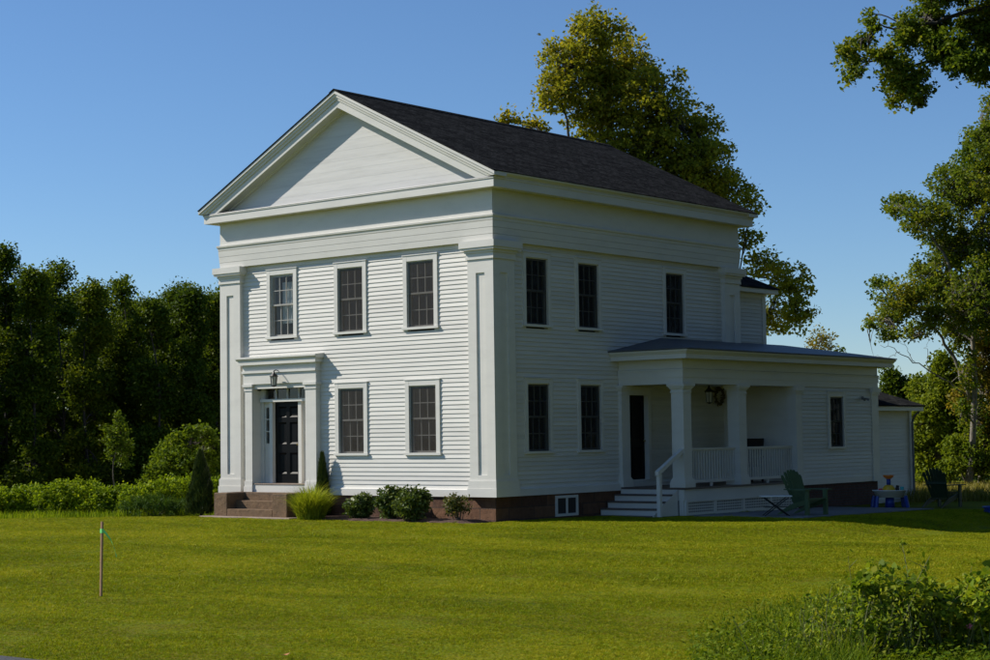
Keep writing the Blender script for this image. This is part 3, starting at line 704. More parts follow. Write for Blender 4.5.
# black six-panel door: a slab with bevelled sunk panels
def panel_door(mb, mp, a0, a1, z0, z1, b, panels, bev=0.04, dep=0.03, th=0.045):
    xs_ = sorted({a0, a1}|{p[0] for p in panels}|{p[1] for p in panels}); zs_ = sorted({z0, z1}|{p[2] for p in panels}|{p[3] for p in panels})
    for i in range(len(xs_)-1):
        for j in range(len(zs_)-1):
            xa, xb, za, zb = xs_[i], xs_[i+1], zs_[j], zs_[j+1]
            inp = any(p[0]-1e-6 <= xa and xb <= p[1]+1e-6 and p[2]-1e-6 <= za and zb <= p[3]+1e-6 for p in panels)
            if not inp: mb.add([mp(xa, b, za), mp(xb, b, za), mp(xb, b, zb), mp(xa, b, zb)], [(0, 1, 2, 3)])
    for p in panels:
        xa, xb, za, zb = p
        o = [(xa, za), (xb, za), (xb, zb), (xa, zb)]; q = [(xa+bev, za+bev), (xb-bev, za+bev), (xb-bev, zb-bev), (xa+bev, zb-bev)]
        mb.add([mp(x, b, z) for x, z in o]+[mp(x, b-dep, z) for x, z in q], [(0, 1, 5, 4), (1, 2, 6, 5), (2, 3, 7, 6), (3, 0, 4, 7), (4, 5, 6, 7)])
    mb.box(a0, a1, b-th, b-th+0.01, z0, z1, mp)
pans = []
for xa, xb in ((DC-0.34, DC-0.055), (DC+0.055, DC+0.34)):
    pans += [(xa, xb, 0.47, 0.98), (xa, xb, 1.19, 1.72), (xa, xb, 1.84, 2.10)]
m = MB(); panel_door(m, mp, DC-0.45, DC+0.45, 0.241, 2.22, -0.315, pans); fd = HP(m, 'front_door', 'black', recalc=False)
m = MB(); m.tube([mp(DC+0.39, -0.315, 1.18), mp(DC+0.39, -0.27, 1.18)], 0.012, 8); m.lathe([(0.0, -0.03), (0.028, -0.018), (0.032, 0), (0.028, 0.018), (0.0, 0.03)], mp(DC+0.39, -0.255, 1.18), 10, False)
M['brass'] = paint('aged_brass', (0.35, 0.25, 0.10), 0.3, 0.1, metal=0.9)
m.build('handle', 'brass', fd)
DC = DS

# --- side porch and kitchen wing
XP, YP, YC, YW = 1.73, 4.74, 9.90, 14.35
FZ = 0.06
m = MB(); m.box(-0.11, XP, YP, YC, FZ-0.05, FZ); m.box(-0.11, XP+0.03, YP-0.03, YP, FZ-0.045, FZ-0.001); m.box(XP, XP+0.03, YP, YC, FZ-0.045, FZ-0.001)
HP(m, 'porch_floor', 'floorwood')
m = MB(); m.box(-0.09, XP-0.02, YP+0.0, YP+0.04, -0.24, FZ-0.051); m.box(XP-0.05, XP-0.01, YP+0.04, YC, -0.24, FZ-0.051)
m.box(XP-0.05, XP+0.012, YP+0.04, YC, -0.28, -0.241)
m.box(XP-0.05, XP-0.005, YP+0.04, YC, -0.62, -0.55)
for y in (YP+0.04, 6.0, 7.27, 8.55, YC-0.1): m.box(XP-0.05, XP-0.002, y, y+0.1, -0.55, -0.28)
m.box(1.562, XP-0.051, YP+0.0, YP+0.04, -0.62, -0.241)
HP(m, 'porch_skirt', 'white')
ys_ = (YP+0.14, 6.0, 6.1, 7.27, 7.37, 8.55, 8.65, YC-0.1)
for k in range(0, 8, 2):
    l = MB(); a0, a1 = ys_[k], ys_[k+1]; n = 5
    for i in range(n): 
        z = -0.54+0.26*i/(n-1); l.box(XP-0.042, XP-0.022, a0, a1, z-0.014, z+0.014)
    nn = int((a1-a0)/0.075)
    for i in range(nn+1):
        y = a0+0.014+(a1-a0-0.028)*i/nn; l.box(XP-0.0215, XP-0.012, y-0.011, y+0.011, -0.55, -0.28)
    HP(l, 'lattice_panel', 'white')
m = MB(); m.box(-0.1, XP-0.3, YP+0.3, YC, -0.6, -0.3); HP(m, 'underporch_block', 'interior')  # dark block filling the space behind the lattice

def column(x0, x1, y0, y1, half=False):
    c = MB(); zb, zt = FZ+0.22, 2.26
    c.box(x0, x1, y0, y1, zb, zt)
    o = HP(c, 'porch_column' if not half else 'pilaster', 'white')
    k = MB()
    for e, za, zc in ((0.018, zt, 2.285), (0.006, 2.285, 2.35), (0.03, 2.35, 2.385), (0.055, 2.385, 2.415), (0.075, 2.415, 2.47)): k.box(x0-e, x1+e, y0-e, y1+e, za, zc)
    k.build('capital', 'white', o)
    k = MB(); k.box(x0-0.05, x1+0.05, y0-0.05, y1+0.05, FZ, FZ+0.13); k.box(x0-0.035, x1+0.035, y0-0.035, y1+0.035, FZ+0.13, FZ+0.185); k.box(x0-0.015, x1+0.015, y0-0.015, y1+0.015, FZ+0.185, zb)
    k.build('base', 'white', o)
CWD = 0.33
column(XP-CWD, XP, YP, YP+CWD); column(XP-CWD, XP, 7.17, 7.17+CWD)
column(-CL-0.02, -0.02, YP, YP+CWD, True)
# porch / wing walls
mp = mapS(XP-0.03)
m = MB(); clap(m, mp, YC+0.05, YW-0.1, -0.02, 2.47, [hole(12.02, 0.93, 2.23, 0.72)]); HP(m, 'wall', 'clap')
window(house, mp, 12.02, 0.93, 2.23, 0.72, 0.10, smat='screen_shade')
m = MB(); m.box(-0.12, XP-0.17, YC+0.03, YC+0.12, 0.0, 2.6); 
HP(m, 'wall', 'white')
m = MB(); clap(m, lambda a, b, z: (a, YW-0.03+b, z), -6.0, XP-0.1, -0.02, 2.47); HP(m, 'wall', 'clap')
m = MB(); m.box(-0.1, XP-0.40, YC+0.2, YW-0.3, 0.0, 2.44); HP(m, 'dark_room_fill', 'interior')  # dark box added close behind the wing window to keep it black
for ya, yb in ((YC, YC+0.30), (YW-0.38, YW)):
    p = MB(); p.box(XP-0.30, XP, ya, yb, 0.10, 2.30); po = HP(p, 'pilaster', 'white')
    p = MB(); p.box(XP-0.32, XP+0.03, ya-0.03, yb+0.03, 2.30, 2.36); p.box(XP-0.34, XP+0.06, ya-0.06, yb+0.06, 2.36, 2.47); p.build('capital', 'white', po)
    p = MB(); p.box(XP-0.32, XP+0.03, ya-0.03, yb+0.03, -0.05, 0.10); p.build('plinth', 'white', po)
m = MB(); m.box(XP-0.25, XP-0.012, YC+0.301, YW-0.381, -0.05, 0.10); HP(m, 'water_table', 'white')
m = MB(); m.box(-0.5, XP-0.06, YC+0.02, YW-0.05, -0.85, -0.05); HP(m, 'foundation', 'brick')
# porch entablature: beam round porch and wing, cornice, ceiling
XB = -3.0
m = MB()
for z0, z1, o in ((2.47, 2.62, -0.0), (2.62, 2.77, 0.015)):
    m.ring([(-0.33, z0), (o, z0), (o, z1), (-0.33, z1)], XB, XP, YP, YW)
m.ring([(-0.33, 2.77), (0.03, 2.77), (0.035, 2.81), (0.0, 2.83), (-0.33, 2.83)], XB, XP, YP, YW)
m.ring([(-0.33, 2.83), (-0.005, 2.83), (-0.005, 3.07), (-0.33, 3.07)], XB, XP, YP, YW)
m.v = [(max(v[0], -0.10), v[1], v[2]) if v[1] < Y1-0.1 else v for v in m.v]
HP(m, 'frieze', 'white')
m = MB()
m.ring([(-0.3, 3.07), (0.03, 3.07), (0.04, 3.045), (0.31, 3.045), (0.31, 3.15), (0.33, 3.155), (0.345, 3.18), (0.375, 3.21), (0.385, 3.245), (-0.3, 3.245)], XB, XP, YP, YW)
m.v = [(max(v[0], -0.10), v[1], v[2]) if v[1] < Y1-0.1 else v for v in m.v]
HP(m, 'cornice', 'white')
m = MB(); m.box(-0.12, XP-0.33, YP+0.33, YC, 2.50, 2.53); HP(m, 'porch_ceiling', 'white')
# low hipped roof over porch and wing
o = 0.40; xe = XP+o; ya, yb = YP-o, YW+o; xw = -0.12; rise = 0.40; run = xe-xw
m = MB()
def roofpts(dz):
    return [(xe, ya, 3.25+dz), (xe, yb, 3.25+dz), (xw, ya, 3.25+dz), (xw, ya+run, 3.25+rise+dz), (xw, yb-run, 3.25+rise+dz), (xw, yb, 3.25+dz)]
m.add(roofpts(0)+roofpts(0.03), [(6, 9, 8), (6, 7, 10, 9), (7, 11, 10), (0, 6, 8, 2), (0, 1, 7, 6), (1, 5, 11, 7), (0, 2, 3, 4, 5, 1), (2, 8, 9, 10, 11, 5, 4, 3)])
HP(m, 'porch_roof', 'membrane')
# side door into the house, set in a recess on the porch
mp = mapS(-CL)
m = MB(); a0, a1 = 5.02, 5.92
for xa, xb in ((4.90, a0), (a1, 6.04)): m.box(xa, xb, -0.12, 0.05, FZ, 2.40, mp)
m.box(a0, a1, -0.12, 0.048, 2.25, 2.40, mp); m.box(4.86, 6.08, -0.0, 0.08, 2.40, 2.45, mp)
m.box(a0, a1, -0.12, 0.06, FZ, 0.22, mp)
HP(m, 'door_frame', 'white')
m = MB(); panel_door(m, mp, a0, a1, 0.221, 2.25, -0.08, [(a0+0.12, a0+0.40, 0.40, 1.0), (a0+0.50, a0+0.78, 0.40, 1.0), (a0+0.12, a0+0.40, 1.2, 2.1), (a0+0.50, a0+0.78, 1.2, 2.1)]); sdo = HP(m, 'side_door', 'black', recalc=False)
m = MB(); m.lathe([(0.0, -0.03), (0.028, -0.018), (0.032, 0), (0.028, 0.018), (0.0, 0.03)], mp(a1-0.06, -0.04, 1.15), 10, False); m.build('handle', 'brass', sdo)
# railings
def railing(ya, yb):
    xr = XP-CWD/2
    r = MB(); r.box(xr-0.03, xr+0.03, ya, yb, 0.155, 0.215); 
    ym = (ya+yb)/2; r.box(xr-0.025, xr+0.025, ym-0.025, ym+0.025, FZ, 0.154)
    n = int(round((yb-ya)/0.115))
    for i in range(n):
        y = ya+(yb-ya)*(i+0.5)/n; r.box(xr-0.017, xr+0.017, y-0.017, y+0.017, 0.216, 0.90)
    ro = HP(r, 'railing', 'white')
    h = MB(); h.box(xr-0.045, xr+0.045, ya, yb, 0.93, 0.965); h.box(xr-0.025, xr+0.025, ya, yb, 0.901, 0.929); h.build('top_rail', 'white', ro)
railing(YP+CWD, 7.17); railing(7.17+CWD, YC)
# porch steps (down towards the front)
st = MB(); tr = MB(); SXA, SXB = -0.06, 1.52
for i in range(4):
    zt = FZ-0.155*(i+1); y1 = YP-0.03-0.28*i; y0 = y1-0.28
    if i < 4: st.box(SXA, SXB, y0+0.02, y0+0.05, zt-0.155, zt-0.036)
    tr.box(SXA-0.0, SXB+0.03, y0, y1+0.0, zt-0.035, zt)
st.box(SXA, SXB, YP-0.029, YP-0.001, FZ-0.19, FZ-0.05)
pr = [(YP-0.03, FZ-0.05), (YP-0.03, -0.6), (YP-1.12, -0.6), (YP-1.12, FZ-0.66)]
so_ = HP(st, 'porch_steps', 'white')
tr.build('tread', 'floorwood', so_)
q = MB(); q.prism(pr, [(SXB+0.001, y, z) for y, z in pr], [(SXB+0.035, y, z) for y, z in pr])
pr2 = [(YP-0.03, FZ-0.05-0.155), (YP-0.03, -0.6), (YP-1.0, -0.6)]
q.build('stringer', 'white', so_)
h = MB(); h.box(1.62, 1.71, YP-0.99, YP-0.90, -0.62, 0.40); hp = HP(h, 'handrail', 'white')
h = MB(); pr = [(YP-1.03, 0.36), (YP+0.0, 0.86), (YP+0.0, 0.96), (YP-1.03, 0.46)]; h.prism(pr, [(1.615, y, z) for y, z in pr], [(1.715, y, z) for y, z in pr]); 
h.build('rail', 'white', hp)

# --- rear ell (two storeys)
EX0, EX1, EY = -6.4, -0.62, 12.38
m = MB(); clap(m, mapS(EX1), Y1-0.05, EY, -0.02, 5.15); clap(m, lambda a, b, z: (a, EY+b, z), EX0, EX1-0.1, -0.02, 5.15)
clap(m, lambda a, b, z: (EX0-b, a, z), Y1-0.05, EY-0.1, -0.02, 5.15)
HP(m, 'wall', 'clap')
m = MB(); m.box(EX1-0.02, EX1+0.03, EY-0.14, EY+0.03, 0, 5.14); m.box(EX1-0.02, EX1+0.02, Y1, EY-0.141, 4.98, 5.14)
HP(m, 'corner_board', 'white')
exr = (EX0+EX1)/2; eh = 0.30; zre = 5.22+0.42*(EX1+eh-exr)
m = MB(); pr = [(EX0-eh, 5.20), (exr, zre-0.03), (EX1+eh, 5.20), (EX1+eh, 5.09), (EX1+0.0, 5.09), (EX0, 5.09), (EX0-eh, 5.09)]
m.prism(pr, [(x, Y1+0.0, z) for x, z in pr], [(x, EY+0.25, z) for x, z in pr]); HP(m, 'cornice', 'white')
m = MB()
for s, xe_ in ((1, EX1+eh+0.03), (-1, EX0-eh-0.03)):
    zz = zre-0.42*abs(xe_-exr); pr = [(exr, zre+0.03), (xe_, zz+0.03), (xe_, zz), (exr, zre)]
    m.prism(pr, [(x, Y1+0.6, z) for x, z in pr], [(x, EY+0.3, z) for x, z in pr])
HP(m, 'roof', 'shingle')

# --- attached garage behind the wing
gar = empty('garage', (-1.2, 15.9, -0.68), 'low white clapboard garage with shingle roof behind the kitchen wing', 'garage')
GX, GY0, GY1 = 1.40, YW+0.02, 16.9
m = MB(); clap(m, mapS(GX), GY0, GY1, -0.72, 1.86); clap(m, lambda a, b, z: (a, GY1+b, z), -5, GX-0.1, -0.72, 1.86); m.build('wall', 'clap', gar)
m = MB(); m.box(GX-0.01, GX+0.03, GY1-0.12, GY1+0.03, -0.72, 1.86); m.build('corner_board', 'white', gar)
m = MB(); pr = [(GX+0.32, 1.86), (GX+0.32, 1.98), (-1.8, 3.05), (-5.3, 1.98), (-5.3, 1.86)]
m.prism(pr, [(x, GY0, z) for x, z in pr], [(x, GY1+0.2, z) for x, z in pr]); m.build('cornice', 'white', gar)
m = MB()
for pr in ([(-1.8, 3.10), (GX+0.36, 2.02), (GX+0.36, 1.985), (-1.8, 3.06)], [(-1.8, 3.10), (-5.35, 2.02), (-5.35, 1.985), (-1.8, 3.06)]):
    m.prism(pr, [(x, GY0+0.01, z) for x, z in pr], [(x, GY1+0.25, z) for x, z in pr])
m.build('roof', 'shingle', gar)
m = MB(); m.tube([(GX+0.30, GY1+0.05, 1.90), (GX+0.12, GY1-0.02, 1.70), (GX+0.085, GY1-0.05, 1.55), (GX+0.085, GY1-0.05, -0.55), (GX+0.22, GY1-0.05, -0.64)], 0.035, 8); m.build('downspout', 'lead', gar)

# ==================================================================================== STONE STEPS AT THE FRONT DOOR
ss = empty('stone_steps', (DC-0.1, -0.5, -0.55), 'brown stone steps with side blocks below the black front door', 'steps')
m = MB(); m.box(-7.68, -6.10, -0.33, 0.09, -0.6, 0.03); m.box(-7.68, -6.10, -0.62, -0.331, -0.6, -0.155); m.box(-7.68, -6.10, -0.90, -0.621, -0.6, -0.345)
m.build('tread', 'steps', ss, bevel=0.012)
for xa, xb in ((-8.15, -7.681), (-6.099, -5.60)):
    m = MB(); m.box(xa, xb, -0.90, 0.09, -0.6, 0.035); m.build('side_block', 'steps', ss, bevel=0.02)
m = MB(); m.box(-8.45, -5.3, -1.12, -0.2, -0.6, -0.515); tag(m.build('stone_slab', 'ironstone', None, bevel=0.015), 'thin pale stone slab lying under the front steps', 'slab')

# ==================================================================================== LANTERNS, WREATH, FLOOD LIGHT
M['lampglass'] = paint('lantern_glass', (0.45, 0.45, 0.42), 0.15, 0.05, spec=0.8)
def lantern(name, loc, label, s=1.0, hang=0.12, wall=None):
    t = empty(name, loc, label, 'lantern', local=True)
    m = MB()
    m.lathe([(0.012, 0.06*s), (0.02*s, 0.03*s), (0.035*s, 0.0), (0.11*s, -0.07*s), (0.105*s, -0.08*s), (0.0, -0.08*s)], (0, 0, 0), 6, False)
    m.build('cap', 'iron', t)
    f = MB()
    for k in range(6):
        a = k*math.pi/3; f.tube([(0.085*s*math.cos(a), 0.085*s*math.sin(a), -0.08*s), (0.06*s*math.cos(a), 0.06*s*math.sin(a), -0.30*s)], 0.007*s, 4)
    f.lathe([(0.0, -0.335*s), (0.02*s, -0.325*s), (0.065*s, -0.31*s), (0.065*s, -0.295*s), (0.0, -0.29*s)], (0, 0, 0), 6, False)
    f.build('cage', 'iron', t)
    g = MB(); g.lathe([(0.055*s, -0.285*s), (0.078*s, -0.085*s)], (0, 0, 0), 6, False); g.build('glass', 'lampglass', t)
    h = MB()
    if wall: 
        w_ = Vector(wall); h.tube([(0, 0, 0.05*s), (0, 0, hang*0.7), w_*0.35+Vector((0, 0, hang)), w_*0.8+Vector((0, 0, hang*0.8)), w_+Vector((0, 0, hang*0.3))], 0.012, 6)
        h.tube([w_*0.94+Vector((0, 0, hang*0.3)), w_+Vector((0, 0, hang*0.3))], 0.055, 12)
    else: h.tube([(0, 0, 0.05*s), (0, 0, hang)], 0.008, 6)
    h.build('bracket', 'iron', t)
    return t
lantern('lantern', (-6.74, -0.22, 2.90), 'black lantern on a bracket above the front door', 1.0, 0.08, (0, 0.20, 0))
lantern('lantern', (0.60, 7.61, 2.43), 'black lantern hanging under the side porch ceiling', 1.2, 0.07)
g = np.random.default_rng(3); m = MB()
wc = Vector((-0.04, 9.07, 2.26))
for k in range(60):
    a = 2*math.pi*k/60; b = a+0.4+g.normal()*0.15; r1 = 0.19+g.normal()*0.03; r2 = 0.20+g.normal()*0.035
    m.tube([wc+Vector((0.02*g.normal(), r1*math.cos(a), r1*math.sin(a))), wc+Vector((0.03+0.02*g.normal(), 0.19*math.cos((a+b)/2), 0.19*math.sin((a+b)/2))), wc+Vector((0.02*g.normal(), r2*math.cos(b), r2*math.sin(b)))], 0.018, 5)
tag(m.build('wreath', 'wreath'), 'brown twig wreath on the porch wall beside the hanging lantern', 'wreath')
fl = empty('flood_light', (XP, 13.45, 2.2), 'small grey twin flood light on the kitchen wing wall', 'lamp')
m = MB(); m.tube([(XP-0.02, 13.45, 2.2), (XP+0.02, 13.45, 2.2)], 0.045, 10); m.build('mount', 'lead', fl)
for sg in (-1, 1):
    m = MB(); m.tube([(XP+0.02, 13.45, 2.2), (XP+0.04, 13.45+sg*0.05, 2.2), (XP+0.06, 13.45+sg*0.08, 2.19), (XP+0.13, 13.45+sg*0.12, 2.15)], [0.01, 0.01, 0.02, 0.042], 8); m.build('lamp_head', 'lead', fl)

# ==================================================================================== PATIO, MULCH, FURNITURE
m = MB()
pts = [(2.05, 4.6), (4.9, 4.6), (4.9, 11.0), (2.05, 11.0)]
m.prism(pts, [(x, y, gz(x, y)-0.1) for x, y in pts], [(x, y, gz(x, y)+0.03) for x, y in pts])
tag(m.build('patio', 'concrete', bevel=0.01), kind='structure')
m = MB(); N = 40; g = np.random.default_rng(5)
rows = []
for j, (f, h) in enumerate(((0.0, 0.0), (0.18, 0.055), (0.55, 0.075), (1.0, 0.06))):
    row = []
    for i in range(N+1):
        x = -5.6+5.5*i/N; yf = -0.98+0.10*math.sin(i*0.7)+0.05*math.sin(i*1.9)
        y = yf+(0.13-yf)*f; row.append((x, y, gz(x, y)-0.012+(h+g.normal()*0.008)*min(1, i/3, (N-i)/3)))
    rows.append(row)
for r_ in rows: m.v += r_
for j in range(3):
    for i in range(N): m.f.append((j*(N+1)+i, j*(N+1)+i+1, (j+1)*(N+1)+i+1, (j+1)*(N+1)+i))
tag(m.build('mulch_bed', 'mulch', recalc=False), kind='structure')

def adirondack(name, loc, rz, mat, label):
    """garden chair facing local -y"""
    t = empty(name, loc, label, 'chair', 'adirondack chairs on the shaded grass', rz, local=True)
    m = MB()
    for i in range(6):       # seat slats, sloping back
        y = -0.28+0.085*i; z = 0.38-0.022*i*1.4; m.box(-0.26, 0.26, y-0.037, y+0.037, z-0.02, z)
    m.build('seat', mat, t)
    b = MB()
    for i in range(7):       # fanned back slats with a rounded top
        u = (i-3)/3; L = 0.78*(1-0.16*u*u); w0, w1 = 0.034, 0.043
        def P(s, x, d): return (x, 0.20+0.30*s+d, 0.24+s*L)
        x0, x1 = u*0.20, u*0.285
        pl = [(x0-w0, 0), (x0+w0, 0), (x1+w1, 0.93), (x1+w1*0.6, 1.0), (x1-w1*0.6, 1.0), (x1-w1, 0.93)]
        b.prism(pl, [P(s, x, 0) for x, s in pl], [P(s, x, 0.02) for x, s in pl])
    b.box(-0.29, 0.29, 0.385, 0.415, 0.60, 0.66); b.build('backrest', mat, t)
    for s in (-1, 1):
        a = MB(); a.prism([0]*6, [(s*0.27, -0.36, 0.56), (s*0.43, -0.36, 0.56), (s*0.43, -0.05, 0.56), (s*0.36, 0.40, 0.56), (s*0.30, 0.40, 0.56), (s*0.27, 0.0, 0.56)],
                          [(s*0.27, -0.36, 0.583), (s*0.43, -0.36, 0.583), (s*0.43, -0.05, 0.583), (s*0.36, 0.40, 0.583), (s*0.30, 0.40, 0.583), (s*0.27, 0.0, 0.583)]); a.build('armrest', mat, t)
        l = MB(); l.box(s*0.30-0.02, s*0.30+0.02, -0.32, -0.20, 0.0, 0.559); l.build('leg', mat, t)
        l = MB(); pr = [(-0.33, 0.385), (-0.33, 0.28), (0.62, 0.0), (0.70, 0.0), (0.30, 0.22)]
        l.prism(pr, [(s*0.27-0.012, y, z) for y, z in pr], [(s*0.27+0.012, y, z) for y, z in pr]); l.build('leg', mat, t)
    return t
def face(dx, dy): return math.atan2(dx, -dy)   # rotate local -y to (dx,dy)
fc = RT*0.60-FW*0.80
px_, py_ = 4.25, 5.95
adirondack('adirondack_chair', (px_, py_, gz(px_, py_)+0.032), face(fc.x, fc.y), 'chairgreen', 'mid green slatted chair on the patio beside the porch railing')
c2 = Vector((4.35, 12.75)); fc = RT*0.70+FW*0.72
adirondack('adirondack_chair', (c2.x, c2.y, gz(*c2)), face(fc.x, fc.y), 'chairbacklit', 'green slatted chair, darkened as if backlit, standing on the grass near the trees')
c3 = Vector((6.55, 12.6)); fc = RT*-0.8-FW*0.3
adirondack('adirondack_chair', (c3.x, c3.y, gz(*c3)), face(fc.x, fc.y), 'chairteal', 'pale teal slatted chair behind the blue paddling pool')
# side table with crossed legs
tc_ = Vector((3.95, 5.05)); tz = gz(*tc_)+0.032
t = empty('side_table', (tc_.x, tc_.y, tz), 'small white topped side table on dark crossed legs beside the green chair', 'table', rz=YAW, local=True)
m = MB(); m.box(-0.34, 0.34, -0.20, 0.20, 0.42, 0.45); m.build('tabletop', 'whiteplastic', t, bevel=0.008)
for s in (-1, 1):
    for q in (-1, 1):
        m = MB(); m.tube([(q*0.28, s*0.15, 0.0), (-q*0.28, s*0.15, 0.42)], 0.012, 6); m.build('leg', 'iron', t)
m = MB(); m.box(-0.27, 0.27, -0.14, 0.14, 0.19, 0.205); m.build('shelf', 'iron', t)
# dark chair on the porch behind the far railing
t = empty('porch_chair', (0.75, 9.0, FZ), 'dark armchair on the porch behind the far railing', 'chair')
m = MB(); m.box(0.48, 1.06, 8.75, 9.30, FZ+0.38, FZ+0.46); m.build('seat', 'iron', t, bevel=0.015)
m = MB(); pr = [(9.28, FZ+0.46), (9.33, FZ+0.46), (9.47, FZ+1.10), (9.42, FZ+1.10)]
m.prism(pr, [(0.50, y, z) for y, z in pr], [(1.04, y, z) for y, z in pr]); m.build('backrest', 'iron', t, bevel=0.015)
for x in (0.46, 1.04):
    m = MB(); m.box(x, x+0.05, 8.74, 9.36, FZ+0.62, FZ+0.66); m.build('armrest', 'iron', t, bevel=0.01)
    for y in (8.76, 9.27):
        m = MB(); m.box(x+0.003, x+0.047, y, y+0.045, FZ, FZ+0.62); m.build('leg', 'iron', t)
# toy water table
wx, wy = 3.25, 11.9; wz = gz(wx, wy)
t = empty('water_table_toy', (wx, wy, wz), 'toy water table with white tray, blue legs and orange tower', 'toy', rz=YAW, local=True)
m = MB(); m.lathe([(0.0, 0.0), (0.34, 0.0), (0.40, 0.16), (0.44, 0.17), (0.44, 0.19), (0.37, 0.19), (0.33, 0.06), (0, 0.06)], (0, 0, 0.26), 28, False)
m.v = [(x*1.02, y*0.75, z) for x, y, z in m.v]; m.build('tray', 'whiteplastic', t, True)
for x in (-0.36, 0.36):
    for y in (-0.2, 0.2):
        m = MB(); m.tube([(x*1.12, y*1.1, 0), (x, y, 0.30)], [0.055, 0.045], 8); m.build('leg', 'blue', t)
m = MB(); m.tube([(0, 0, 0), (0, 0, 0.26)], [0.13, 0.11], 12); m.build('pedestal', 'blue', t, True)
m = MB(); m.lathe([(0.17, 0.42), (0.16, 0.50), (0.10, 0.57), (0.05, 0.58), (0.0, 0.58)], (-0.02, 0, 0), 16, False); m.build('dome', 'yellow', t, True)
m = MB(); m.tube([(-0.02, 0, 0.57), (-0.02, 0, 0.74)], 0.055, 10); m.build('post', 'blue', t, True)
m = MB(); m.lathe([(0.04, 0.72), (0.13, 0.78), (0.145, 0.83), (0.13, 0.83), (0.02, 0.76)], (-0.02, 0, 0), 16, False); m.build('funnel', 'orange', t, True)
m = MB(); m.tube([(0.2, 0.05, 0.40), (0.22, 0.05, 0.56)], [0.06, 0.04], 8); m.build('cup', 'iron', t, True)
m = MB(); m.tube([(0.31, -0.05, 0.40), (0.31, -0.05, 0.53)], [0.045, 0.055], 8); m.build('cup', 'tealplastic', t, True)
m = MB(); m.tube([(-0.24, -0.04, 0.40), (-0.25, -0.04, 0.49)], [0.05, 0.05], 8); m.build('cup', 'redplastic', t, True)
# paddling pool
kx, ky = 7.25, 10.5; kz = gz(kx, ky)-0.01
t = empty('paddling_pool', (kx, ky, kz), 'blue plastic paddling pool on the shaded grass at right', 'pool', local=True)
m = MB(); m.lathe([(0.70, 0.0), (0.75, 0.04), (0.72, 0.07), (0.77, 0.11), (0.74, 0.15), (0.79, 0.19), (0.80, 0.21), (0.76, 0.21), (0.70, 0.06), (0.0, 0.05)], (0, 0, 0), 40, False); m.build('shell', 'blue', t, True)
m = MB(); m.lathe([(0.735, 0.13), (0.0, 0.13)], (0, 0, 0), 40, False); m.build('water', 'water', t, True)

# survey stake with ribbon
b = Vector((7.15, -16.03, 0)); b.z = gz(b.x, b.y)
t = empty('survey_stake', b, 'thin wooden survey stake with green ribbon standing alone on the lawn', 'stake')
m = MB(); w_ = 0.0125
tp = b+Vector((0.025, 0.0, 0.895))
m.prism([0]*4, [b+Vector((dx*w_, dy*w_, -0.1)) for dx, dy in ((-1, -1), (1, -1), (1, 1), (-1, 1))], [tp+Vector((dx*w_, dy*w_, 0)) for dx, dy in ((-1, -1), (1, -1), (1, 1), (-1, 1))])
m.build('post', 'stakewood', t)
m = MB(); z = tp.z-0.085; c = b+Vector((0.023, 0, 0)); e = w_+0.002
m.ring([(0.0, z-0.05), (0.002, z-0.05), (0.002, z), (0.0, z)], c.x-e, c.x+e, c.y-e, c.y+e)
rp = [(0, 0), (0.045, -0.05), (0.095, -0.12), (0.125, -0.19), (0.14, -0.25), (0.16, -0.315)]
for i in range(len(rp)-1):
    A_ = c+RT*(rp[i][0]+e); B_ = c+RT*(rp[i+1][0]+e); za, zb = z-0.02+rp[i][1], z-0.02+rp[i+1][1]
    tw = Vector((0.4*math.sin(i*1.3), 0.4*math.cos(i*1.1), 1)).normalized()*0.014; tw2 = Vector((0.4*math.sin((i+1)*1.3), 0.4*math.cos((i+1)*1.1), 1)).normalized()*0.014
    m.add([Vector((A_.x, A_.y, za))-tw, Vector((B_.x, B_.y, zb))-tw2, Vector((B_.x, B_.y, zb))+tw2, Vector((A_.x, A_.y, za))+tw], [(0, 1, 2, 3)])
m.build('ribbon', 'ribbon', t, recalc=False)

# ==================================================================================== FOUNDATION PLANTING
def shrub(name, label, x, y, rx, rz_, n, leaf, mat, seed, per=26, spread=0.10, cat='shrub', group=None, up=0.4, shell=0.35, stems=8, ry=None):
    g = np.random.default_rng(seed); z = gz(x, y); ry = ry or rx
    t = empty(name, (x, y, z), label, cat, group)
    lobes = [((x, y, z+rz_*0.52), (rx*0.82, ry*0.82, rz_*0.47))]
    for k in range(4):
        a = g.uniform(0, 6.28); lobes.append(((x+0.45*rx*math.cos(a), y+0.45*ry*math.sin(a), z+rz_*g.uniform(0.45, 0.72)), (rx*0.45, ry*0.45, rz_*0.30)))
    cs, li, P = blob_points(lobes, n, per, spread, g, shell, 0.9)
    P = P[P[:, 2] > z+0.02]
    link('foliage', leaf_mesh('foliage', P, leaf, up, LEAF6, g), mat, t)
    m = MB()
    for k in range(stems):
        q = cs[int(g.integers(len(cs)))]; m.tube(bend((x+g.normal()*0.04, y+g.normal()*0.04, z-0.05), q, 0.03, g, 4), [0.012, 0.01, 0.008, 0.004], 5, False)
    m.build('stem', 'bark', t, True, recalc=False)
    return t
shrub('shrub', 'smallest rounded dark green shrub, next to the fountain grass', -3.55, -0.62, 0.36, 0.56, 110, 0.066, 'leaf_box', 11)
shrub('shrub', 'tall leafy dark green shrub under the nearer ground floor windows, left of its twin', -2.62, -0.52, 0.41, 0.76, 130, 0.072, 'leaf_box', 12)
shrub('shrub', 'broad leafy dark green shrub overlapping its twin, on the right', -1.83, -0.68, 0.45, 0.76, 150, 0.072, 'leaf_box', 13)
shrub('shrub', 'thin twiggy olive shrub in front of the right corner pilaster', -0.75, -0.40, 0.34, 0.64, 55, 0.055, 'leaf_dry', 14, per=16)

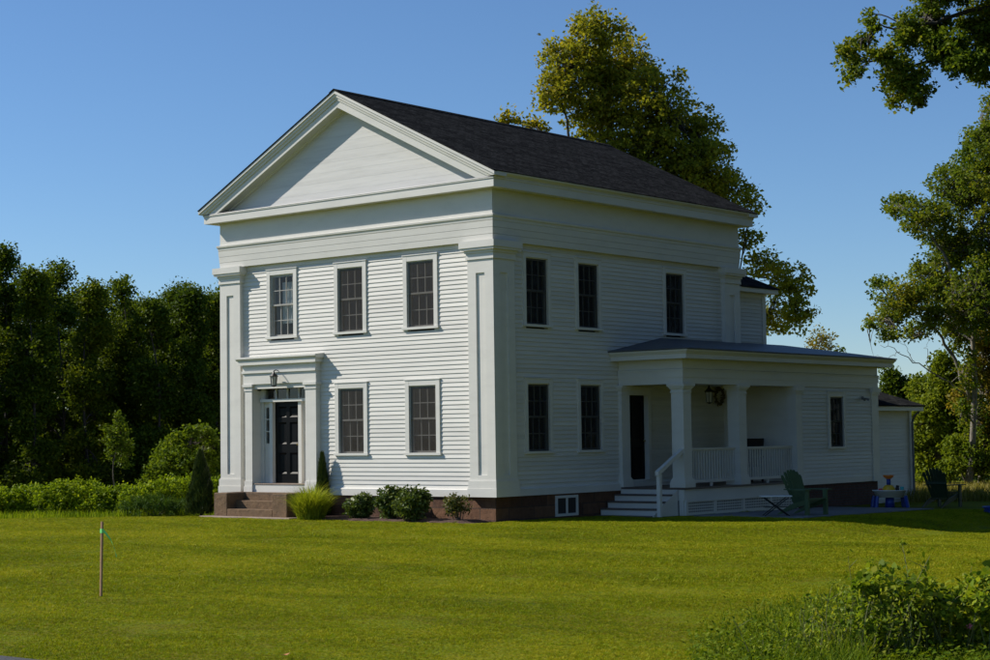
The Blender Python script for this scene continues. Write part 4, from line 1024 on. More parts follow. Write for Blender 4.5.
def spire(name, label, x, y, r, h, seed, n=900):
    g = np.random.default_rng(seed); z = gz(x, y); t = empty(name, (x, y, z), label, 'evergreen', 'cone shaped evergreens by the front steps')
    u = g.uniform(0, 1, n*14)**0.8; a = g.uniform(0, 6.28, n*14)
    rad = r*np.minimum(1, (u+0.10)/0.14)**0.5*(1-u**1.5)**0.85*(0.55+0.52*g.uniform(0, 1, n*14)**0.6)*(1+0.13*np.sin(3*a+u*9)+0.10*np.sin(5*a-u*23))
    P = np.stack([x+rad*np.cos(a), y+rad*np.sin(a), z+0.03+u*h], 1)
    # upright sprays
    k = len(P); L = g.uniform(0.05, 0.15, k); ang = a+g.normal(size=k)*0.8
    d = np.stack([0.35*np.cos(ang), 0.35*np.sin(ang), np.ones(k)], 1); s = np.stack([-np.sin(ang), np.cos(ang), np.zeros(k)], 1)*0.013
    V = np.stack([P, P+d*L[:, None]*0.5+s, P+d*L[:, None], P+d*L[:, None]*0.5-s], 1).reshape(-1, 3)
    link('foliage', fast_mesh('foliage', V, 4), 'leaf_arb', t)
    m = MB(); m.tube([(x, y, z-0.05), (x, y, z+h*0.8)], [0.035, 0.01], 6); m.build('trunk', 'darkbark', t)
spire('arborvitae', 'dark cone shaped evergreen left of the stone steps', -8.75, -0.80, 0.31, 1.50, 21)
spire('arborvitae', 'slim cone shaped evergreen right of the front door', -5.27, -0.06, 0.165, 1.42, 22, 420)

def blades(pos, h, wdt, lean, g, curve=0.5):
    """arching grass blades, each one strip of 3 quads -> returns vertices for quads"""
    n = len(pos); a = g.uniform(0, 6.283, n); ln = lean*g.uniform(0.3, 1.2, n)
    d = np.stack([np.cos(a), np.sin(a), np.zeros(n)], 1); b = a+g.normal(size=n)*0.6; s = np.stack([-np.sin(b), np.cos(b), np.zeros(n)], 1)
    out = []; ts = (0, 0.4, 0.75, 1.0); ws = (1.0, 0.9, 0.6, 0.08); row = []
    for t_, w_ in zip(ts, ws):
        c = pos+d*(ln*h*t_**1.8)[:, None]; c[:, 2] += h*(t_-curve*0.5*t_**3*ln)
        row.append((c-s*(wdt*w_*0.5), c+s*(wdt*w_*0.5)))
    for i in range(3): out.append(np.stack([row[i][0], row[i][1], row[i+1][1], row[i+1][0]], 1))
    return np.concatenate(out, 1).reshape(-1, 3)
def grass_mesh(name, pos, h, wdt, lean, g, curve=0.5):
    """blades whose 3 quads share vertices, so each blade is one island"""
    n = len(pos); a = g.uniform(0, 6.283, n); ln = lean*g.uniform(0.3, 1.2, n)
    d = np.stack([np.cos(a), np.sin(a), np.zeros(n)], 1); b = a+g.normal(size=n)*0.6; s = np.stack([-np.sin(b), np.cos(b), np.zeros(n)], 1)
    V = []
    for t_, w_ in zip((0, 0.4, 0.75, 1.0), (1.0, 0.9, 0.6, 0.08)):
        c = pos+d*(ln*h*t_**1.8)[:, None]; c[:, 2] += h*(t_-curve*0.5*t_**3*ln)
        V += [c-s*(wdt*w_*0.5), c+s*(wdt*w_*0.5)]
    V = np.stack(V, 1).reshape(-1, 3); base = np.arange(n)[:, None]*8
    F = np.stack([base+np.array([0, 1, 3, 2]), base+np.array([2, 3, 5, 4]), base+np.array([4, 5, 7, 6])], 1).reshape(-1)
    me = bpy.data.meshes.new(name); me.vertices.add(len(V)); me.vertices.foreach_set('co', V.astype(np.float32).ravel())
    me.loops.add(len(F)); me.loops.foreach_set('vertex_index', F.astype(np.int32)); me.polygons.add(n*3); me.polygons.foreach_set('loop_start', np.arange(0, n*12, 4, dtype=np.int32))
    me.update(calc_edges=True); return me
g = np.random.default_rng(31); n = 3600
ox, oy = -4.75, -0.95; oz = gz(ox, oy)
a = g.uniform(0, 6.283, n); r = 0.31*np.sqrt(g.uniform(0, 1, n))
pos = np.stack([ox+r*np.cos(a), oy+r*np.sin(a), np.full(n, oz)], 1)
o = link('fountain_grass', grass_mesh('fountain_grass', pos, g.uniform(0.32, 1.12, n)*(1.05-1.2*r), 0.013, 0.75, g, 0.8), 'leaf_grass')
tag(o, 'bright yellow green clump of fountain grass beside the stone steps', 'ornamental grass')

# low juniper
g = np.random.default_rng(33); jx, jy = -10.15, -1.05
t = empty('juniper', (jx, jy, gz(jx, jy)), 'low spreading dark green juniper in front of the hedge', 'shrub')
V = []
for c in range(130):
    u = g.uniform(-1, 1); v_ = g.uniform(-1, 1)
    if u*u+v_*v_ > 1: continue
    hz = 0.42*(1-u*u-v_*v_)**0.4
    bx_ = np.array([jx, jy, gz(jx, jy)+hz*g.uniform(0.35, 0.8)])+np.array(RT)*u*0.75+np.array(FW)*v_*0.5
    k = 70; dr = g.normal(size=3)*0.5+np.array([0, 0, 0.35])+np.array(RT)*u*0.8; dr /= np.linalg.norm(dr)
    p = bx_+dr*g.uniform(0, 0.28, k)[:, None]+g.normal(size=(k, 3))*0.03
    d = dr+g.normal(size=(k, 3))*0.5; d /= np.linalg.norm(d, axis=1)[:, None]; s = np.cross(d, g.normal(size=(k, 3))); s = s/np.linalg.norm(s, axis=1)[:, None]*0.008
    V.append(np.stack([p, p+d*0.04+s, p+d*0.085, p+d*0.04-s], 1).reshape(-1, 3))
link('foliage', fast_mesh('foliage', np.concatenate(V), 4), 'leaf_jun', t)
m = MB()
for k in range(7):
    a = k*0.9; m.tube([(jx, jy, gz(jx, jy)-0.03), (jx+0.3*math.cos(a), jy+0.3*math.sin(a), gz(jx, jy)+0.12)], [0.02, 0.008], 5)
m.build('stem', 'bark', t)

# ==================================================================================== HEDGE AND LEFT-HAND SHRUBS
def lobe_px(px, py, rpx, rpy, depth, rd=None, dd=0.0):
    s = depth/FPX; return (tuple(at(px, py, depth+dd)), (rpx*s, rd if rd else rpx*s, rpy*s))
def oriented(lobes): return lobes
g = np.random.default_rng(41)
t = empty('hedge', at(90, 518, 43.5).to_tuple()[:2]+(-0.6,), 'long light green leafy hedge in front of the dark wood', 'hedge')
lb = []
for px, top, dd in ((-60, 492, 0), (-25, 488, 0), (5, 494, 0), (30, 489, 0.3), (55, 485, 0), (80, 485, 0.2), (100, 491, 0), (120, 490, 0.4), (145, 486, 0), (165, 482, 0.5), (190, 480, 1.2), (212, 482, 2.0), (235, 484, 2.5)):
    lb.append(lobe_px(px, (top-5+521)/2+1, 19, (521-top+5)/2+1, 44.5+dd, 0.75))
    lb.append(lobe_px(px+8, (top-6+521)/2+1, 19, (521-top+6)/2, 46+dd, 0.8))
cs, li, P = blob_points(lb, 2600, 26, 0.11, g, 0.28, 0.9)
P = P[P[:, 2] > -0.62]
link('foliage', leaf_mesh('foliage', P, 0.072, 0.25, LEAF6, g), 'leaf_hedge', t)
m = MB()
for k in range(120):
    q = cs[int(g.integers(len(cs)))]; m.tube([(q[0]+g.normal()*0.1, q[1]+g.normal()*0.1, -0.66), tuple(q)], [0.012, 0.005], 4, False)
m.build('stem', 'stem', t, recalc=False)
# tall rough grass at the hedge foot
g = np.random.default_rng(43); pos = []
for k in range(2600):
    px = g.uniform(-40, 215); q = at(px, 520, 43.0+g.uniform(-0.5, 0.7)+(0.6 if px > 120 else 0)); pos.append((q.x, q.y, gz(q.x, q.y)-0.01))
pos = np.array(pos); n = len(pos)
tag(link('rough_grass', grass_mesh('rough_grass', pos, g.uniform(0.08, 0.24, n), 0.012, 0.4, g), 'leaf_hedge'), kind='stuff')

def leafy(name, label, lobes, base, n, per, spread, leaf, mat, seed, cat='shrub', group=None, shell=0.35, r0=0.05, top=None, bark='bark', up=0.35):
    tt = top or tuple(np.array(lobes[0][0]))
    return make_tree(name, label, base, lobes, tt, r0, mat, bark, n, per, spread, leaf, cat, group, seed, up, shell, flat=0.8)
def gpt(px, depth):
    p = at(px, 500, depth); return (p.x, p.y, gz(p.x, p.y))
leafy('shrub', 'large rounded leafy shrub against the dark wood, by the house corner',
      [lobe_px(180, 462, 24, 20, 49), lobe_px(160, 474, 14, 14, 48.5), lobe_px(200, 462, 14, 18, 49.5), lobe_px(178, 440, 9, 9, 49.2), lobe_px(193, 434, 8, 7, 49), lobe_px(212, 452, 10, 18, 50), lobe_px(165, 452, 9, 9, 49.3), lobe_px(206, 436, 6, 9, 49.6), lobe_px(150, 486, 9, 8, 48.6)], gpt(184, 49), 620, 24, 0.17, 0.10, 'leaf_bush', 51, shell=0.55)
leafy('young_tree', 'slim young tree with pale green leaves in front of the dark wood',
      [lobe_px(119, 442, 9, 16, 53), lobe_px(110, 434, 6, 9, 53), lobe_px(127, 446, 7, 10, 53.3), lobe_px(117, 420, 4, 7, 53), lobe_px(123, 428, 5, 8, 53), lobe_px(112, 455, 6, 7, 53.2), lobe_px(124, 462, 6, 6, 53)], gpt(122, 53), 150, 13, 0.17, 0.09, 'leaf_bush', 52, cat='tree', shell=0.6, r0=0.03)
# ==================================================================================== THE WOOD ON THE LEFT
WOODC = [0]
def wood_tree(px, top, depth, wpx, seed, label, group=None, mat='leaf_wood', n=800, per=26, leaf=0.125):
    g = np.random.default_rng(seed); b = gpt(px, depth); s = depth/FPX
    tp = at(px, top, depth); H = tp.z-b[2]; w_ = wpx*s*0.72
    lobes = [((tp.x, tp.y, tp.z-0.55), (0.5, 0.5, 0.55))]
    for i in range(13):         # round boughs of very different size, thick in the middle of the crown
        f = g.uniform(0.22, 0.86); prof = (1-((f-0.48)/0.55)**2)**0.6; rr = w_*g.uniform(0.34, 0.62)*prof; a = g.uniform(0, 6.283); d = max(0, w_*prof-rr*0.8)*g.uniform(0.5, 1.0)
        lobes.append(((b[0]+d*math.cos(a), b[1]+d*math.sin(a), min(b[2]+H*f, tp.z-rr*0.9-0.2)), (rr, rr, rr*g.uniform(0.6, 0.9))))
    for i in range(4):
        a = g.uniform(0, 6.283); d = w_*g.uniform(0.25, 0.6); rr = w_*g.uniform(0.16, 0.28)
        lobes.append(((b[0]+d*math.cos(a), b[1]+d*math.sin(a), b[2]+H*g.uniform(0.74, 0.92)), (rr, rr, rr*1.2)))
    for i in range(5):
        a = g.uniform(0, 6.283); d = w_*g.uniform(0.3, 0.7); rr = w_*0.4
        lobes.append(((b[0]+d*math.cos(a), b[1]+d*math.sin(a), b[2]+H*g.uniform(0.08, 0.25)), (rr, rr, rr*0.8)))
    return make_tree('wood_tree', label, b, lobes, (b[0]+g.normal()*0.2, b[1]+g.normal()*0.2, b[2]+H*0.88), 0.04+H*0.004, mat, 'darkbark', n, per, 0.36, leaf, 'tree', group, seed, 0.42, 0.42)
FRONT = [(-22, 252, 64, 38, 'dark leafy tree at the left edge of the photo'),
         (6, 246, 66, 38, 'tallest pointed tree of the wood, near the left edge'),
         (34, 266, 63, 34, 'round headed tree right of the tallest one in the wood'),
         (58, 261, 67, 46, 'broad bright topped tree, second tallest of the wood'),
         (91, 281, 65, 36, 'dark tree with a narrow top beside the broad bright one'),
         (122, 279, 68, 38, 'tree with a lone spiky top halfway along the wood'),
         (152, 297, 65, 36, 'lower tree in the dip of the wood skyline'),
         (176, 283, 69, 40, 'tall double topped tree of the wood, left of the house'),
         (190, 288, 66, 28, 'narrow dark tree close behind the double topped one'),
         (211, 292, 68, 34, 'tree of the wood touching the house corner'),
         (238, 300, 70, 34, 'tree of the wood half hidden behind the house corner')]
for i, (px, top, dep, wpx, lab) in enumerate(FRONT):
    wood_tree(px, top, dep, wpx, 100+i, lab)
# trees further left (outside the frame): they stand in the sun's path and shade the foot of the wood
protos = []
for i in range(3):
    protos.append(wood_tree(-60-30*i, 250+8*i, 62+2*i, 44, 140+i, 'dark tree of the wood beyond the left edge of the photo', 'trees of the wood outside the frame'))
def place_copy(o, px, depth, sc, rz, label, group):
    # crown meshes are in world coordinates with the parts offset by -base: copies rotate about their own base
    c = copy_tree(o); p = gpt(px, depth); c.location = p; c.scale = (sc, sc, sc); c.rotation_euler = (0, 0, rz)
    c['label'] = label; c['group'] = group; return c
g = np.random.default_rng(60)
for i in range(12):
    px = -75-38*i+g.uniform(-8, 8)
    place_copy(protos[i % 3], px, 60+g.uniform(-3, 5)-0.6*i, g.uniform(1.0, 1.25), g.uniform(0, 6.28), 'dark tree of the wood beyond the left edge of the photo', 'trees of the wood outside the frame')
for i in range(17):
    px = -40+17*i+g.uniform(-6, 6)
    place_copy(protos[int(g.integers(3))], px, 73+g.uniform(-1, 2), g.uniform(0.86, 1.0), g.uniform(0, 6.28), 'tree in the second row of the dark wood', 'second row trees of the dark wood')
for i in range(11):
    px = -30+27*i+g.uniform(-6, 6)
    place_copy(protos[int(g.integers(3))], px, 80+g.uniform(-1, 3), g.uniform(0.82, 0.95), g.uniform(0, 6.28), 'tree in the back row of the dark wood', 'back row trees of the dark wood')
# undergrowth inside the wood edge
g = np.random.default_rng(61); lb = []
for px in range(-80, 260, 14): lb.append(lobe_px(px, 478+g.uniform(-6, 6), 15, 22+g.uniform(-5, 8), 66+g.uniform(-1, 1)))
for px in range(-80, 260, 16): lb.append(lobe_px(px, 455+g.uniform(-8, 8), 18, 40+g.uniform(-5, 8), 76+g.uniform(-1, 1)))
for px in range(-120, 280, 20):
    for y in range(345, 470, 24): lb.append(lobe_px(px+g.uniform(-6, 6), y+g.uniform(-5, 5), 20, 18, 90+g.uniform(-2, 2)))
cs, li, P = blob_points(lb, 4200, 26, 0.42, g, 0.45, 0.8)
tag(link('undergrowth', leaf_mesh('undergrowth', P, 0.17, 0.3, LEAF, g), 'leaf_wood'), kind='stuff')

# ==================================================================================== MAPLE BEHIND THE HOUSE
D = 76
ml = [(599, 30, 30, 25), (575, 62, 38, 32), (622, 68, 42, 38), (556, 92, 24, 26), (598, 108, 46, 34), (655, 96, 36, 36), (642, 142, 56, 40), (690, 132, 34, 34), (704, 166, 36, 34),
      (724, 188, 28, 22), (752, 203, 12, 10), (670, 190, 60, 40), (535, 124, 16, 8), (508, 118, 14, 8), (747, 238, 12, 12), (765, 262, 22, 14), (790, 286, 24, 24), (772, 318, 22, 20), (798, 318, 16, 18), (690, 230, 50, 40), (600, 190, 60, 40)]
make_tree('maple_tree', 'big olive gold maple rising behind the house roof', gpt(612, D), [lobe_px(a, b_, c*0.95, d*0.95, D, dd=0.6*((i*7) % 5-2)) for i, (a, b_, c, d) in enumerate(ml)],
          tuple(at(602, 40, D)), 0.36, 'leaf_maple', 'darkbark', 2600, 21, 0.36, 0.18, 'tree', None, 71, 0.42, 0.42,
          limbs=[([at(612, 330, D), at(640, 250, D), at(680, 180, D), at(700, 140, D)], 0.16, 0.04), ([at(612, 330, D), at(680, 290, D+1), at(740, 270, D+1), at(785, 285, D+1)], 0.13, 0.03), ([at(608, 260, D), at(575, 170, D), at(560, 90, D)], 0.13, 0.03), ([at(608, 220, D), at(570, 150, D), at(520, 124, D)], 0.08, 0.02)])
make_tree('yellow_tree', 'small yellowing tree just above the porch roof', gpt(822, 90), [lobe_px(822, 340, 12, 12, 90), lobe_px(812, 352, 10, 10, 90), lobe_px(832, 352, 8, 10, 90), lobe_px(822, 375, 20, 20, 90)],
          tuple(at(822, 335, 90)), 0.12, 'leaf_yellow', 'palebark', 110, 16, 0.34, 0.16, 'tree', None, 72)

# ==================================================================================== TREES ON THE RIGHT
D = 57
rl = [(903, 298, 28, 20), (878, 284, 10, 10), (884, 318, 17, 13), (870, 325, 8, 6), (938, 282, 34, 32), (980, 300, 34, 44), (928, 218, 30, 22), (900, 203, 16, 14), (890, 212, 8, 8), (962, 188, 36, 32), (1000, 160, 44, 44),
      (1012, 240, 50, 56), (958, 332, 20, 24), (968, 372, 10, 22), (978, 420, 10, 26), (962, 410, 9, 18), (972, 455, 9, 16), (955, 245, 34, 26), (985, 138, 20, 12), (1040, 320, 40, 50), (935, 318, 18, 16), (988, 118, 9, 9), (992, 100, 10, 10), (890, 335, 12, 7), (915, 330, 14, 9)]
make_tree('tall_tree', 'tall broadleaf tree with pale trunk at the right edge', gpt(969, D), [lobe_px(a, b_, c, d, D, dd=0.7*((i*7) % 5-2)) for i, (a, b_, c, d) in enumerate(rl)],
          tuple(at(985, 150, D)), 0.115, 'leaf_oak', 'trunkbark', 2700, 20, 0.22, 0.115, 'tree', None, 73, 0.42, 0.42, straight=True,
          limbs=[([at(970, 400, D), at(950, 350, D), at(930, 320, D), at(895, 300, D)], 0.07, 0.02), ([at(975, 330, D), at(950, 270, D), at(930, 225, D), at(900, 205, D)], 0.07, 0.02),
                 ([at(968, 395, D), at(935, 375, D), at(900, 352, D), at(880, 345, D)], 0.03, 0.006), ([at(915, 362, D), at(908, 348, D), at(898, 340, D)], 0.012, 0.004), ([at(930, 372, D), at(925, 352, D), at(930, 340, D)], 0.014, 0.004), ([at(900, 352, D), at(885, 358, D), at(874, 356, D)], 0.01, 0.004)])
D = 46
ol = [(846, 52, 11, 9), (853, 60, 8, 8), (862, 40, 10, 9), (872, 26, 8, 9), (869, 15, 5, 5), (884, 55, 13, 12), (850, 75, 6, 7), (858, 70, 6, 6), (903, 78, 24, 20), (893, 102, 7, 8), (918, 92, 12, 13), (908, 34, 17, 24), (930, 20, 20, 24), (944, 48, 24, 16), (985, 30, 30, 34), (965, 62, 22, 13), (985, 75, 12, 8), (1030, 20, 40, 50), (940, -30, 40, 40), (1000, -50, 60, 50), (1060, 60, 50, 50), (1090, -20, 60, 60), (1120, 90, 50, 50)]
make_tree('oak_tree', 'large tree whose leafy bough hangs in from the upper right corner', gpt(1140, D), [lobe_px(a, b_, c, d, D, dd=0.5*((i*7) % 5-2)) for i, (a, b_, c, d) in enumerate(ol)],
          tuple(at(1120, -60, D)), 0.30, 'leaf_oak', 'darkbark', 3200, 28, 0.22, 0.12, 'tree', None, 74, 0.42, 0.42,
          limbs=[([at(1135, 200, D), at(1080, 110, D), at(1010, 66, D), at(950, 58, D), at(900, 66, D), at(860, 58, D)], 0.12, 0.015), ([at(1125, 60, D), at(1050, 0, D), at(960, 10, D), at(910, 30, D), at(872, 25, D)], 0.10, 0.015)])
make_tree('slender_tree', 'second slender pale trunk tree with yellowing leaves at the right edge', gpt(980, 58.5), [lobe_px(990, 300, 15, 28, 59), lobe_px(985, 345, 16, 28, 59), lobe_px(1000, 390, 20, 30, 59), lobe_px(974, 378, 9, 20, 58.5), lobe_px(988, 425, 12, 18, 58), lobe_px(960, 400, 8, 14, 58.6)],
          tuple(at(984, 290, 59)), 0.11, 'leaf_yellow', 'trunkbark', 330, 26, 0.27, 0.13, 'tree', None, 75, straight=True)
make_tree('right_tree', 'green tree low on the right behind the dark chair', gpt(948, 62), [lobe_px(945, 392, 18, 24, 62), lobe_px(930, 418, 22, 24, 62), lobe_px(955, 425, 16, 28, 62.5), lobe_px(943, 365, 12, 14, 62), lobe_px(962, 455, 14, 20, 61), lobe_px(922, 388, 13, 13, 63), lobe_px(925, 450, 20, 20, 62.5), lobe_px(958, 385, 12, 20, 62.4)],
          tuple(at(945, 380, 62)), 0.10, 'leaf_under', 'bark', 900, 24, 0.26, 0.13, 'tree', None, 76)
make_tree('right_tree', 'dark green round tree just right of the garage', gpt(905, 66), [lobe_px(896, 392, 16, 18, 66), lobe_px(914, 396, 16, 16, 66), lobe_px(885, 412, 20, 20, 66), lobe_px(905, 440, 26, 26, 66.5), lobe_px(925, 455, 20, 24, 66), lobe_px(890, 375, 7, 8, 66)],
          tuple(at(903, 385, 66)), 0.12, 'leaf_wood', 'bark', 800, 26, 0.30, 0.14, 'tree', None, 77)
make_tree('right_tree', 'leafy tree outside the frame beyond the right edge', gpt(1030, 60), [lobe_px(1030, 380, 36, 40, 60), lobe_px(1060, 330, 40, 50, 60), lobe_px(1010, 440, 24, 30, 60), lobe_px(1050, 440, 40, 40, 60)],
          tuple(at(1035, 330, 60)), 0.2, 'leaf_oak', 'bark', 420, 30, 0.36, 0.16, 'tree', None, 78)
leafy('shrub', 'yellow green leafy thicket round the pale trunks at the right edge', [lobe_px(958, 452, 14, 22, 57.6), lobe_px(985, 462, 14, 20, 57.4), lobe_px(1000, 445, 18, 30, 58), lobe_px(948, 470, 10, 12, 57.2), lobe_px(972, 440, 8, 20, 57.9)], gpt(975, 57.6), 300, 24, 0.22, 0.12, 'leaf_under', 83)
# unseen trees added on the right to block sky light from the side wall
def fpos(d, l): 
    p = Vector((CAM.x, CAM.y, 0))+FW*d+RT*l; return (p.x, p.y, gz(p.x, p.y))
def blocker_tree(d, l, seed, rad=5.5, h=17):
    g = np.random.default_rng(seed); b = fpos(d, l); lobes = []
    for k in range(16):
        f = k/15; a = k*2.4; rr = rad*math.sin(math.pi*(0.18+0.72*f))
        lobes.append(((b[0]+0.6*rr*math.cos(a), b[1]+0.6*rr*math.sin(a), 1.2+f*(h-2.5)), (rad*0.42, rad*0.42, rad*0.36)))
    return make_tree('sky_blocker_tree', 'unseen big leafy tree added to block the sky on the right', b, lobes, (b[0], b[1], h*0.8), 0.32, 'leaf_blocker', 'bark', 330, 30, 0.75, 0.42, 'tree', 'unseen trees added to block sky light', seed, 0.3, 0.5, twig=False)
bt = [blocker_tree(30, 16.5, 301), blocker_tree(38.5, 19.0, 302)]
for i, (d, l, sc) in enumerate(((22.5, 15.5, 0.95), (47, 21, 1.1), (34, 25, 1.2), (26, 22, 1.1), (44, 28, 1.25))):
    c = copy_tree(bt[i % 2]); c.location = fpos(d, l); c.scale = (sc, sc, sc); c.rotation_euler = (0, 0, i*1.3)
# far wood on the right, one mass
g = np.random.default_rng(80); lb = []
for px in range(820, 1180, 15):
    top = 392+g.uniform(-14, 10) if px > 935 else 402+g.uniform(-8, 8)
    for y in range(int(top), 480, 24): lb.append(lobe_px(px+g.uniform(-6, 6), y, 17, 15, 88+g.uniform(-3, 3)))
cs, li, P = blob_points(lb, 2200, 26, 0.5, g, 0.5, 0.8)
tag(link('far_wood', leaf_mesh('far_wood', P, 0.19, 0.3, LEAF, g), 'leaf_wood'), kind='stuff')
g = np.random.default_rng(85); lb = []
for px in range(-420, 830, 26):
    top = 385+g.uniform(-16, 12)
    for y in range(int(top), 470, 30): lb.append(lobe_px(px+g.uniform(-8, 8), y, 26, 22, 118+g.uniform(-3, 3)))
for px in range(1180, 1700, 26):
    top = 380+g.uniform(-16, 12)
    for y in range(int(top), 470, 30): lb.append(lobe_px(px+g.uniform(-8, 8), y, 26, 22, 100+g.uniform(-3, 3)))
cs, li, P = blob_points(lb, 2600, 22, 0.9, g, 0.5, 0.8)
tag(link('distant_wood', leaf_mesh('distant_wood', P, 0.42, 0.3, LEAF, g), 'leaf_wood'), kind='stuff')
# sunlit tall dry grass beyond the shaded lawn
g = np.random.default_rng(81); pos = []
for k in range(7000):
    q = at(g.uniform(905, 1060), 490, g.uniform(48.5, 58)); pos.append((q.x, q.y, gz(q.x, q.y)-0.02))
pos = np.array(pos); n = len(pos)
tag(link('dry_grass', grass_mesh('dry_grass', pos, g.uniform(0.16, 0.46, n), 0.026, 0.5, g), 'leaf_tan'), kind='stuff')
leafy('shrub', 'small sunlit shrub in the dry grass right of the garage', [lobe_px(920, 484, 9, 8, 57.5), lobe_px(928, 478, 7, 8, 57.8)], gpt(922, 57.5), 40, 18, 0.16, 0.13, 'leaf_under', 82)

# ==================================================================================== BRAMBLE AND ROADSIDE WEEDS (lower right)
D = 14.6
g = np.random.default_rng(90)
bb = at(925, 680, D); bzz = gz(bb.x, bb.y)
t = empty('bramble', (bb.x, bb.y, bzz), 'dense dark green bramble thicket in the lower right corner', 'bramble')
bl = [(876, 622, 22, 22), (900, 606, 18, 16), (920, 622, 22, 22), (940, 608, 18, 14), (962, 622, 22, 22), (985, 612, 20, 20), (1005, 625, 30, 30), (1040, 640, 40, 40), (880, 594, 12, 10), (905, 585, 9, 6), (928, 592, 10, 7), (950, 596, 12, 7), (925, 648, 36, 20), (970, 652, 36, 22), (868, 645, 18, 18), (993, 596, 12, 9), (862, 610, 9, 9), (895, 640, 20, 20), (870, 582, 7, 12), (857, 592, 6, 10), (884, 575, 6, 7), (975, 584, 14, 12), (995, 580, 12, 14), (925, 588, 12, 8), (905, 592, 10, 8)]
lobes = [lobe_px(a, b_, c, d, D, rd=0.28, dd=0.14*((i*7) % 5-2)) for i, (a, b_, c, d) in enumerate(bl)]
cs, li, P = blob_points(lobes, 360, 13, 0.085, g, 0.45, 0.8)
P = P[P[:, 2] > bzz]
link('foliage', leaf_mesh('foliage', P, np.where(g.uniform(0, 1, len(P)) < 0.3, 0.075, 0.05), 0.45, LEAF6, g, 1.2), 'leaf_bramble', t)
m = MB()
for k in range(160):
    q = cs[int(g.integers(len(cs)))]; bx_ = (q[0]+g.normal()*0.12, q[1]+g.normal()*0.12, bzz-0.03)
    m.tube(bend(bx_, q, 0.08, g, 5), [0.006, 0.005, 0.005, 0.004, 0.003], 4, False)
for k in range(26):      # arching canes that stick out of the top
    q = cs[int(g.integers(len(cs)))]; e_ = np.array(q)+np.array([0, 0, g.uniform(0.02, 0.2)])+np.array(RT)*g.normal()*0.2
    m.tube(bend(q, e_, 0.15, g, 5), [0.004, 0.0035, 0.003, 0.0025, 0.0015], 4, False)
m.build('cane', 'stem', t, recalc=False)
# weeds: tall blades, denser towards the lower right
g = np.random.default_rng(91); pos = []; hs = []
for k in range(12000):
    px = g.uniform(690, 1010); py = g.uniform(606, 720); 
    lim = 640-0.28*(px-700) if px < 860 else 610
    if py < lim+g.normal()*10: continue
    D_ = 1.87*FPX/(py-432+0.0); q = at(px, py, D_); pos.append((q.x, q.y, gz(q.x, q.y)-0.01)); hs.append(g.uniform(0.08, 0.30)*(0.5+1.1*min(1, max(0, (px-700)/150)))*(0.85 if px < 870 else 0.4))
pos = np.array(pos); hs = np.array(hs)
tag(link('roadside_weeds', grass_mesh('roadside_weeds', pos, hs, 0.0085, 0.6, g, 0.8), 'leaf_weed'), kind='stuff')
ST = []; LP = []
for k in range(300):
    px = 745+170*g.uniform(0, 1)**0.8; q = at(px, 660, 14.4+g.uniform(-0.5, 0.7)); z0 = gz(q.x, q.y)-0.02; H = g.uniform(0.15, 0.60)*min(1, 0.25+max(0, px-770)/110)
    e_ = np.array([q.x, q.y, z0+H])+np.array([g.normal()*0.10*H*2, g.normal()*0.10*H*2, 0]); pp = bend((q.x, q.y, z0), e_, 0.05, g, 7); ST.append(pp)
    for j in range(int(6+H*26)): LP.append(pp[int(g.integers(1, 7))]+g.normal(size=3)*0.028)
m = MB()
for pp in ST: m.tube(pp, np.linspace(0.005, 0.0015, 7), 4, False)
tag(m.build('weed_stems', 'stem', recalc=False), kind='stuff')
tag(link('weed_leaves', leaf_mesh('weed_leaves', np.array(LP), 0.043, 0.3, LEAF6, g, 0.8), 'leaf_bramble'), kind='stuff')
n = 9500; sel = g.integers(0, len(pos), n)
P = pos[sel]+np.stack([g.normal(size=n)*0.05, g.normal(size=n)*0.05, g.uniform(0.0, 0.17, n)], 1)
tag(link('clover', leaf_mesh('clover', P, 0.036, 0.6, LEAF6, g, 1.3), 'leaf_weed'), kind='stuff')
def stalk(px, py, toppx, toppy, depth, seed, label, mat=None, head=0.0, leaves=10, lsz=0.07):
    g = np.random.default_rng(seed); b = at(px, py, depth); b.z = gz(b.x, b.y)-0.02; e_ = at(toppx, toppy, depth)
    t = empty('weed', b, label, 'weed', 'tall weeds by the bramble')
    p = bend(b, e_, 0.05, g, 9); m = MB(); m.tube(p, np.linspace(0.006, 0.0018, 9), 5, False)
    for k in range(3):
        i = int(g.integers(4, 8)); d = np.array(RT)*g.normal()*0.09+np.array([0, 0, 0.07]); m.tube([p[i], p[i]+d*0.6, p[i]+d], [0.003, 0.002, 0.0012], 4, False)
    m.build('stem', 'stem', t, recalc=False)
    if leaves:
        idx = g.integers(2, 9, leaves); P = p[idx]+g.normal(size=(leaves, 3))*0.025
        link('leaf', leaf_mesh('leaf', P, lsz, 0.25, LEAF6, g, 0.7), 'leaf_weed', t)
    if head:
        P = p[-1]+g.normal(size=(60, 3))*head*0.5; link('flower_head', leaf_mesh('flower_head', P, 0.018, 0.4, LEAF, g), 'leaf_bramble' if not mat else mat, t)
stalk(880, 660, 872, 562, 14.4, 1, 'weed with a pale feathery head, tallest left of the bramble', None, 0.05, 14)
stalk(862, 650, 848, 556, 14.8, 2, 'bent weed leaning left above the bramble', None, 0.0, 14, 0.05)
stalk(905, 640, 902, 543, 14.9, 3, 'upright yellowish weed stalk with twisted top over the bramble', None, 0.02, 9, 0.06)
stalk(940, 640, 925, 562, 14.5, 4, 'arching green weed stalk across the bramble top', None, 0.0, 14, 0.06)
stalk(835, 660, 833, 583, 14.2, 5, 'upright weed with a green head at the left of the thicket', None, 0.035, 9, 0.05)
stalk(915, 640, 930, 556, 14.3, 8, 'thin weed with small leaves leaning right over the bramble', None, 0.0, 16, 0.05)
